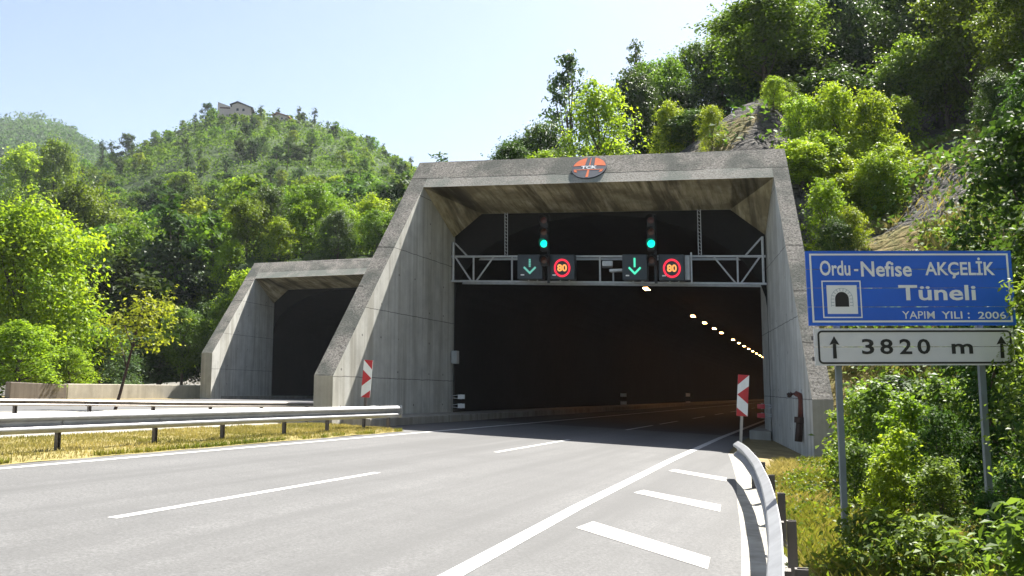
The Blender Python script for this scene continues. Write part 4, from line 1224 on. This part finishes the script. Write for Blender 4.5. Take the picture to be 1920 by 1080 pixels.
# trees of the second carriageway side
rows = [
 ('bright', 60, 372, 52, 330, 'big bright yellow-green tree at the left border', 'tree', None),
 ('fresh0', 40, 600, 47, 190, 'bushy green tree under the big yellow-green tree', 'tree', 722),
 ('fresh1', 130, 650, 50, 120, 'low leafy bush overhanging the old dark wall', 'bush', 722),
 ('mix', 190, 610, 56, 160, 'dusky green bush behind the low pale wall', 'bush', 720),
 ('round1', 345, 575, 60, 110, 'feathery green young tree left of the smaller portal', 'tree', 722),
 ('dark0', 300, 620, 62, 190, 'dark shaded tree behind the low pale wall', 'tree', 722),
 ('dark1', 400, 560, 66, 150, 'dark tree pressed against the smaller portal outer wall', 'tree', 722),
 ('mix', 300, 440, 74, 230, 'broad dusty green tree above the feathery young tree', 'tree', 700),
 ('mix', 420, 430, 78, 210, 'broad dusty green tree directly above the smaller portal corner', 'tree', 700),
 ('round0', 240, 410, 76, 130, 'fresh green tree right of the big yellow-green crown', 'tree', 690),
 ('round2', 560, 400, 84, 200, 'leafy tree above the middle of the smaller portal', 'tree', 640),
 ('round0', 660, 365, 88, 150, 'tall green tree near the big portal left edge', 'tree', 640),
 ('fresh0', 462, 500, 62, 120, 'green bush at the outer top corner of the smaller portal', 'bush', 650),
 ('round0', 425, 555, 61.5, 90, 'green tree leaning on the raked outer wing of the smaller portal', 'tree', 715),
 ('dark1', 720, 420, 80, 120, 'dark tree touching the big portal left edge', 'tree', 640),
 ('round1', 640, 440, 74, 140, 'green tree over the right end of the smaller portal roof', 'tree', 620),
 ('fresh1', 500, 430, 82, 150, 'yellow-green tree above the smaller portal left corner', 'tree', 640),
 ('round2', 150, 330, 92, 180, 'tall green tree behind the big yellow-green crown', 'tree', 640),
 ('fresh0', 40, 268, 150, 150, 'bright bushy tree high on the slope at the left border', 'tree', 430),
 ('round1', 105, 258, 155, 105, 'bright rounded tree in front of the hazy far hill', 'tree', 430),
]
for nm, px, yt, Yd, wpx, lab, cat, yb in rows:
    plant('roadside_bush' if cat == 'bush' else 'roadside_tree', PR[nm], px, yt, Yd, wpx, lab, cat, 'trees behind the second carriageway', ybase=yb)
for i in range(12):
    px = 430 + 32 * i + 12 * math.sin(i * 3.3); q = hill_pt(px, .12 + .1 * (i % 3))
    o = empty('roadside_bush', q - Vector((0, 0, .4)), i * 1.3, 'bushy growth along the roof of the smaller portal', 'bush', 'trees behind the second carriageway'); pr = PR[('fresh0', 'round0', 'mix', 'fresh1')[i % 4]]
    sc = .55 + .12 * (i % 3); o.scale = (sc, sc, sc); link('crown', pr['crown'], o); link('trunk', pr['trunk'], o)
# leaning young tree on the median
yb = Gp(-atY(216, 768, 27).x, atY(216, 768, 27).y)
tt = atY(268, 575, 27.5); hgt = tt.z - yb.z
yr = empty('young_tree', yb, 0, 'thin leaning young tree with yellow-green crown on the median', 'tree', 'trees behind the second carriageway')
st_ = MB(); pts = [atY(214, 775, 27), atY(226, 735, 27), atY(238, 690, 27.1), atY(248, 650, 27.2), atY(258, 610, 27.4), tt]
st_.tube(pts, [.05, .045, .04, .032, .024, .012], 6)
for px, py, i in ((230, 600, 3), (290, 605, 3), (300, 570, 4), (225, 640, 2), (285, 640, 3)): st_.tube([pts[i], atY(px, py, 27.4)], [.022, .008], 5)
st_.build('trunk', M['rust_dark'], yr, smooth=True)
rng = np.random.default_rng(5)
cs = [np.array(atY(px, py, 27.3 + rng.uniform(-.6, .6))) - np.array(yb) for px, py in ((225, 600), (250, 580), (275, 575), (300, 590), (295, 615), (265, 600), (240, 625), (280, 640), (220, 645), (305, 570))]
V, T = blob_leaves(cs, [.55] * len(cs), 150, .12, rng)
link('crown', quads_mesh('crown', V, T, [L_['yellow']]), yr)

# wooded hill: single trees of a few kinds
LF = {k_: m_leaf('leaf_hill_' + k_, a_, b_, t_, .05, .4, .6, .08) for k_, a_, b_, t_ in (('mid', (.04, .09, .013), (.19, .30, .034), .48), ('fresh', (.07, .14, .014), (.26, .36, .03), .5), ('dark', (.014, .038, .012), (.065, .115, .026), .3), ('dusty', (.03, .07, .026), (.12, .19, .06), .36))}
FP = [tree_proto('far_tree', 101, 8, 7.5, 'round', 16, 120, .55, LF['mid'], True, bare=.15), tree_proto('far_tree', 102, 7, 8, 'bush', 16, 120, .55, LF['fresh'], True, bare=.05),
      tree_proto('far_tree', 103, 8, 7, 'round', 16, 120, .55, LF['dark'], True, bare=.15), tree_proto('far_tree', 104, 10, 3.2, 'column', 9, 110, .45, LF['dark'], True, bare=.12),
      tree_proto('far_tree', 105, 7, 8, 'bush', 18, 120, .5, LF['dusty'], True, bare=.05)]
FL = ['rounded mid green tree on the wooded hill', 'fresh green bushy tree on the wooded hill', 'dark rounded tree on the wooded hill', 'dark narrow column-shaped tree on the wooded hill', 'dusty green spreading tree on the wooded hill']
FN = ['hill_tree', 'hill_bush_tree', 'dark_hill_tree', 'column_tree', 'spreading_tree']
rng = np.random.default_rng(77)
def hill_tree(px, t, kind, sc, szh=1.0):
    p = hill_pt(px, t)
    o = link(FN[kind], FP[kind]['me'], None, p - Vector((0, 0, .3))); o.rotation_euler = (0, 0, rng.uniform(0, 6.28)); o.scale = (sc, sc, sc * szh)
    tag(o, FL[kind], 'tree', 'trees of the wooded hill')
cnt = 0
for t, n, s0, s1 in ((.35, 24, 1.0, 1.4), (.8, 28, 1.0, 1.4), (1.25, 34, .85, 1.3), (1.7, 40, .8, 1.2), (2.2, 46, .65, 1.05), (2.7, 50, .55, .95), (3.2, 50, .45, .8), (3.6, 48, .4, .7), (3.97, 44, .34, .6)):
    for i in range(n):
        px = -70 + (900 if t > 1 else 860) * (i + rng.uniform(0, 1)) / n
        if t < 1 and 410 < px: continue
        kind = int(rng.choice(5, p=(.32, .26, .17, .05, .2) if t < 2 else (.28, .22, .20, .10, .20)))
        hill_tree(px, t + rng.uniform(-.22, .22) * (1 if t < 3.9 else .3), kind, rng.uniform(s0, s1))
for px, t, kind, sc in ((190, 3.95, 3, .95), (207, 3.95, 3, .85), (236, 3.97, 2, 1.0), (290, 3.97, 0, .6), (388, 3.97, 2, .85), (488, 3.9, 3, .65), (560, 3.95, 3, .6), (590, 3.97, 3, .7), (630, 3.97, 0, .5), (700, 3.97, 3, .5), (718, 3.97, 3, .55), (745, 3.97, 2, .45), (770, 3.97, 3, .6)):
    hill_tree(px, t, kind, sc)
for px, t, kind, sc in ((398, 3.85, 0, .7), (418, 3.8, 4, .55), (440, 3.84, 1, .5), (458, 3.82, 1, .55), (480, 3.8, 0, .6), (515, 3.85, 4, .55), (545, 3.85, 1, .55)):
    hill_tree(px, t, kind, sc)
# undergrowth of the wooded hill and the far wood: stuff
def scatter(name, fn, n, leaf, mat, label, cat, hmax, seed, clump=9, spread=.9):
    r_ = np.random.default_rng(seed); Cs = []
    for i in range(n // clump):
        p = np.array(fn(r_)); Cs.append(p + r_.normal(size=(clump, 3)) * np.array([spread, spread, spread * .45]) + np.array([0, 0, r_.uniform(.1, hmax)]))
    c = np.concatenate(Cs); nn_ = unit(r_.normal(size=c.shape) * .7 + np.array([0, -.2, .8]))
    V = leaf_cards(c, nn_, np.hypot(c[:, 0], c[:, 1]) * -leaf if leaf < 0 else leaf, r_, .6)
    t = np.clip(np.repeat(r_.normal(.5, .22, n // clump), clump) + r_.normal(0, .12, len(c)), 0, 1)
    return tag(link(name, quads_mesh(name, V, t, [mat])), label, cat, None, 'stuff')
L_['scrub'] = m_leaf('leaf_scrub', (.032, .075, .016), (.145, .235, .036), .42, spec=.06)
scatter('hillside_scrub', lambda r_: hill_pt(r_.uniform(-150, 900), 4.05 * r_.uniform(0, 1) ** .75), 150000, -.0027, L_['scrub'], 'dense green shrub layer covering the wooded hill', 'undergrowth', 1.6, 3)
L_['far'] = m_leaf('leaf_far', (.025, .06, .022), (.09, .16, .045), .35, spec=.05)
scatter('distant_forest', lambda r_: far_pt(r_.uniform(-260, 400), 2.05 * r_.uniform(.35, 1)), 36000, 2.3, L_['far'], 'hazy forest covering the farthest hill', 'forest', 7, 4, 12, 2.4)

L_['shade'] = m_leaf('leaf_shade', (.012, .035, .010), (.085, .155, .03), .34, .03, .3, .6, .1)  # darker leaf colours carry the shade at the right border
# near bushes on the right by the road sign
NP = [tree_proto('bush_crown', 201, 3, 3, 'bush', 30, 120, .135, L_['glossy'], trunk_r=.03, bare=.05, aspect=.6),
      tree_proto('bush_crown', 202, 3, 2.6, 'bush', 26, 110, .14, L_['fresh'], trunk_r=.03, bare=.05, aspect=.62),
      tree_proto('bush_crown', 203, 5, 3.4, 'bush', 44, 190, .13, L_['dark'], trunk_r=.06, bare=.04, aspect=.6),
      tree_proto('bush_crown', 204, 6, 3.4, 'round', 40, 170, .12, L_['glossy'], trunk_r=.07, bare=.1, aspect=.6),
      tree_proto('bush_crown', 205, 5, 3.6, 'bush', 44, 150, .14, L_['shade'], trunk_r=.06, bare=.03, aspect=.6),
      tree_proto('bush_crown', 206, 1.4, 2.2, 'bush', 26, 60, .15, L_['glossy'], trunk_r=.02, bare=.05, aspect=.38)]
rows = [
 (0, 1640, 705, 13.5, 150, 'leafy bush filling the gap between the two sign posts', 'bush'),
 (1, 1700, 735, 12.2, 130, 'bright leafy bush behind the sign posts, nearer than its neighbour', 'bush'),
 (1, 1600, 735, 14.5, 90, 'small bush against the left sign post', 'bush'),
 (0, 1770, 700, 12.6, 150, 'bush with big pale leaves just left of the right sign post', 'bush'),
 (2, 1690, 700, 16.5, 230, 'dark bush in shade behind the sign posts', 'bush'),
 (4, 1860, 560, 11.5, 190, 'dark bush behind the right sign post', 'bush'),
 (4, 2000, 660, 7.4, 150, 'dark leafy bush at the right border under the overlapping shrub', 'bush'),
 (4, 1850, 915, 7.6, 110, 'dark low bush in front of the right sign post foot', 'bush'),
 (0, 1600, 820, 11.8, 120, 'leafy bush with pale leaves brushing the left sign post', 'bush'),
 (1, 1690, 800, 10.8, 130, 'broad bright bush midway between the sign posts, in front of the others', 'bush'),
 (5, 1640, 945, 7.4, 130, 'low weedy bush on the grass in front of the left sign post', 'bush'),
 (5, 1745, 960, 6.8, 140, 'low bush with long narrow leaves at the lower right edge of the grass', 'bush'),
 (4, 1760, 760, 10.4, 120, 'dark leafy bush left of the right sign post, half in shade', 'bush'),
 (0, 1760, 850, 9.8, 120, 'low bush at the foot of the right sign post', 'bush'),
 (1, 1655, 850, 10.6, 90, 'low sprouting bush beside the left sign post foot', 'bush'),
 (4, 1900, 860, 8.6, 150, 'dark leafy bush below the right end of the sign', 'bush'),
 (3, 1992, 440, 7.9, 120, 'leafy shrub overlapping the right end of the blue sign', 'shrub'),
 (4, 1905, 200, 19, 150, 'tall dark shrub with few sunlit leaves at the right border above the sign', 'shrub'),
 (4, 1930, 120, 24, 170, 'tall dark shrub at the right border', 'shrub'),
 (4, 1960, 380, 14, 200, 'dark shrub standing behind the right border foliage', 'shrub'),
 (3, 1860, 330, 22, 100, 'shrub with dark gaps below the bare rock face', 'shrub'),
 (5, 1950, 930, 5.6, 240, 'near bush with long leaves in the bottom right corner', 'bush'),
]
for i, px, yt, Yd, wpx, lab, cat in rows:
    plant('near_shrub' if cat == 'shrub' else 'near_bush', NP[i], px, yt, Yd, wpx, lab, cat, 'bushes around the road sign', asp=.9)

# ------------------------------------------------------------------ grass
def blades(name, pts, hgt, wid, mat, label, cat, seed, lean=.35):
    r_ = np.random.default_rng(seed); n = len(pts)
    a = r_.uniform(0, 2 * np.pi, n); d = np.stack([np.cos(a), np.sin(a), np.zeros(n)], 1)
    h = hgt * r_.uniform(.4, 1.3, n)[:, None]; w = wid * r_.uniform(.6, 1.4, n)[:, None]
    b = np.cross(d, np.array([0, 0, 1.0])); lv = r_.uniform(0, lean, n)[:, None] * h
    P = np.asarray(pts)
    V = np.stack([P - b * w / 2, P + b * w / 2, P + b * w * .3 + d * lv * .5 + np.array([0, 0, 1]) * h * .6, P + d * lv * 1.4 + np.array([0, 0, 1]) * h], 1)
    ph = np.array([fbm(p[0], p[1], 2.2, .5, 3) for p in P[::1]]) if n < 200000 else 0
    t = np.clip(.5 + ph * .6 + r_.normal(0, .2, n), 0, 1)
    return tag(link(name, quads_mesh(name, V, t, [mat])), label, cat, None, 'stuff')
L_['dry'] = m_leaf('grass_dry', (.13, .135, .035), (.40, .335, .16), .3, 0, 0)
L_['green'] = m_leaf('grass_green', (.09, .13, .02), (.26, .25, .055), .35, 0, 0)
# grass strip behind the long rail: gently mounded turf
rng = np.random.default_rng(8)
TL_ = [10.95, 11.05, 11.2, 11.6, 12.2, 12.9, 13.4, 13.9]
def turf_z(L, D): return .004 + .07 * min(1, max(0, (L - 10.95) / .3)) + .03 * fbm(L, D, 0, 1.2, 3)
def strip_end(L): return 22.4 - max(0, (12.2 - L)) * .6
turf = [[Wp(L, min(D, 22.6), turf_z(L, D) if D < 22 else .004) for D in [-8 + .8 * i for i in range(38)] + [22.6]] for L in TL_]
tag(link('grass_verge', grid_mesh(turf, [M['grass_soil']], 'grass_verge')), kind='structure')
gp = []
for i in range(60000):
    L, D = rng.uniform(10.98, 13.8), 4 + 18.4 * rng.uniform(0, 1) ** .8
    gp.append(Wp(L, D, turf_z(L, D) - .01))
blades('grass', gp, .055, .014, L_['dry'], 'short dry yellow grass on the strip behind the long guardrail', 'grass', 1)
gp = []
for i in range(5000):
    L, D = 10.98 + abs(rng.normal(0, .05)), rng.uniform(5, 22.6)
    if fbm(D, 1, 0, .9, 3) > -.1: gp.append(Wp(L, D, .01))
blades('weeds', gp, .09, .012, L_['green'], 'weeds along the asphalt edge by the long guardrail', 'weeds', 2)
# right verge
def verge(n, xr, yr, r_):
    out = []
    while len(out) < n:
        x = r_.uniform(*xr); y = yr[0] + (yr[1] - yr[0]) * r_.uniform(0, 1) ** 1.3
        edge_x = -np.interp(y, [q[0] for q in edge], [q[1] for q in edge]) + .5
        if y > 21.5 and x < .3: continue
        if x < edge_x: continue
        out.append((x, y, hz_n(x, y) - .02))
    return out
blades('dry_grass', verge(70000, (-1.2, 3.2), (2.5, 25), rng), .15, .006, L_['dry'], 'dry straw-coloured grass on the verge by the road sign', 'grass', 3, .8)
blades('green_grass', [p for p in verge(70000, (-.6, 4), (2.5, 22), rng) if fbm(p[0], p[1], 7.7, .55, 3) > .02], .20, .009, L_['green'], 'green weeds and grass on the verge by the road sign', 'grass', 4, .8)
# tufts and creepers over the cut slope beside the portal
def slope_pt(r_):
    while True:
        x, y = r_.uniform(.4, 13), r_.uniform(22, 46)
        if math.hypot((x - 4.0) / 1.5, (y - 34.5) / 3.6) < 1 and r_.uniform() < .93: continue
        if fbm(x, y, 6.6, .35, 4) < -.05: continue
        return (x, y, hz_n(x, y))
scatter('slope_scrub', slope_pt, 30000, .17, L_['scrub'], 'low creeping green plants on the cut slope beside the portal', 'undergrowth', .25, 9, 14, .3)
rng = np.random.default_rng(10)
gp = [p for p in (slope_pt(rng) for i in range(26000))]
blades('slope_grass', gp, .32, .03, L_['dry'], 'dry grass tufts on the cut slope beside the portal', 'grass', 5, .8)
vp = verge(1800, (-.7, 3.5), (3, 23), rng)
scatter('verge_weeds', lambda r_: vp[int(r_.integers(len(vp)))], 15000, .05, L_['mid'], 'small broad-leaved weeds in the grass by the road sign', 'weeds', .28, 15, 14, .09)
def upper_pt(r_):
    while True:
        x, y = r_.uniform(-22, 30), r_.uniform(36, 95)
        if fbm(x, y, 8.1, .12, 4) < .05 or (x < .5 and y < 60 and r_.uniform() < .9): continue
        return (x, y, hz_n(x, y))
scatter('upper_scrub', upper_pt, 60000, .26, L_['scrub'], 'patchy low scrub on the hillside over the tunnel', 'undergrowth', .4, 12, 14, .6)

# ------------------------------------------------------------------ air
hzb = MB(); hzb.box((0, 400, 150), (2300, 1500, 322))
vm = bpy.data.materials.new('haze'); vm.use_nodes = True
vn = vm.node_tree.nodes; vn.remove(vn['Principled BSDF'])
pv = vn.new('ShaderNodeVolumePrincipled'); pv.inputs['Color'].default_value = (.86, .93, 1.0, 1); pv.inputs['Density'].default_value = .00016; pv.inputs['Anisotropy'].default_value = .1
vm.node_tree.links.new(pv.outputs[0], vn['Material Output'].inputs['Volume'])
tag(hzb.build('haze', vm), kind='stuff')
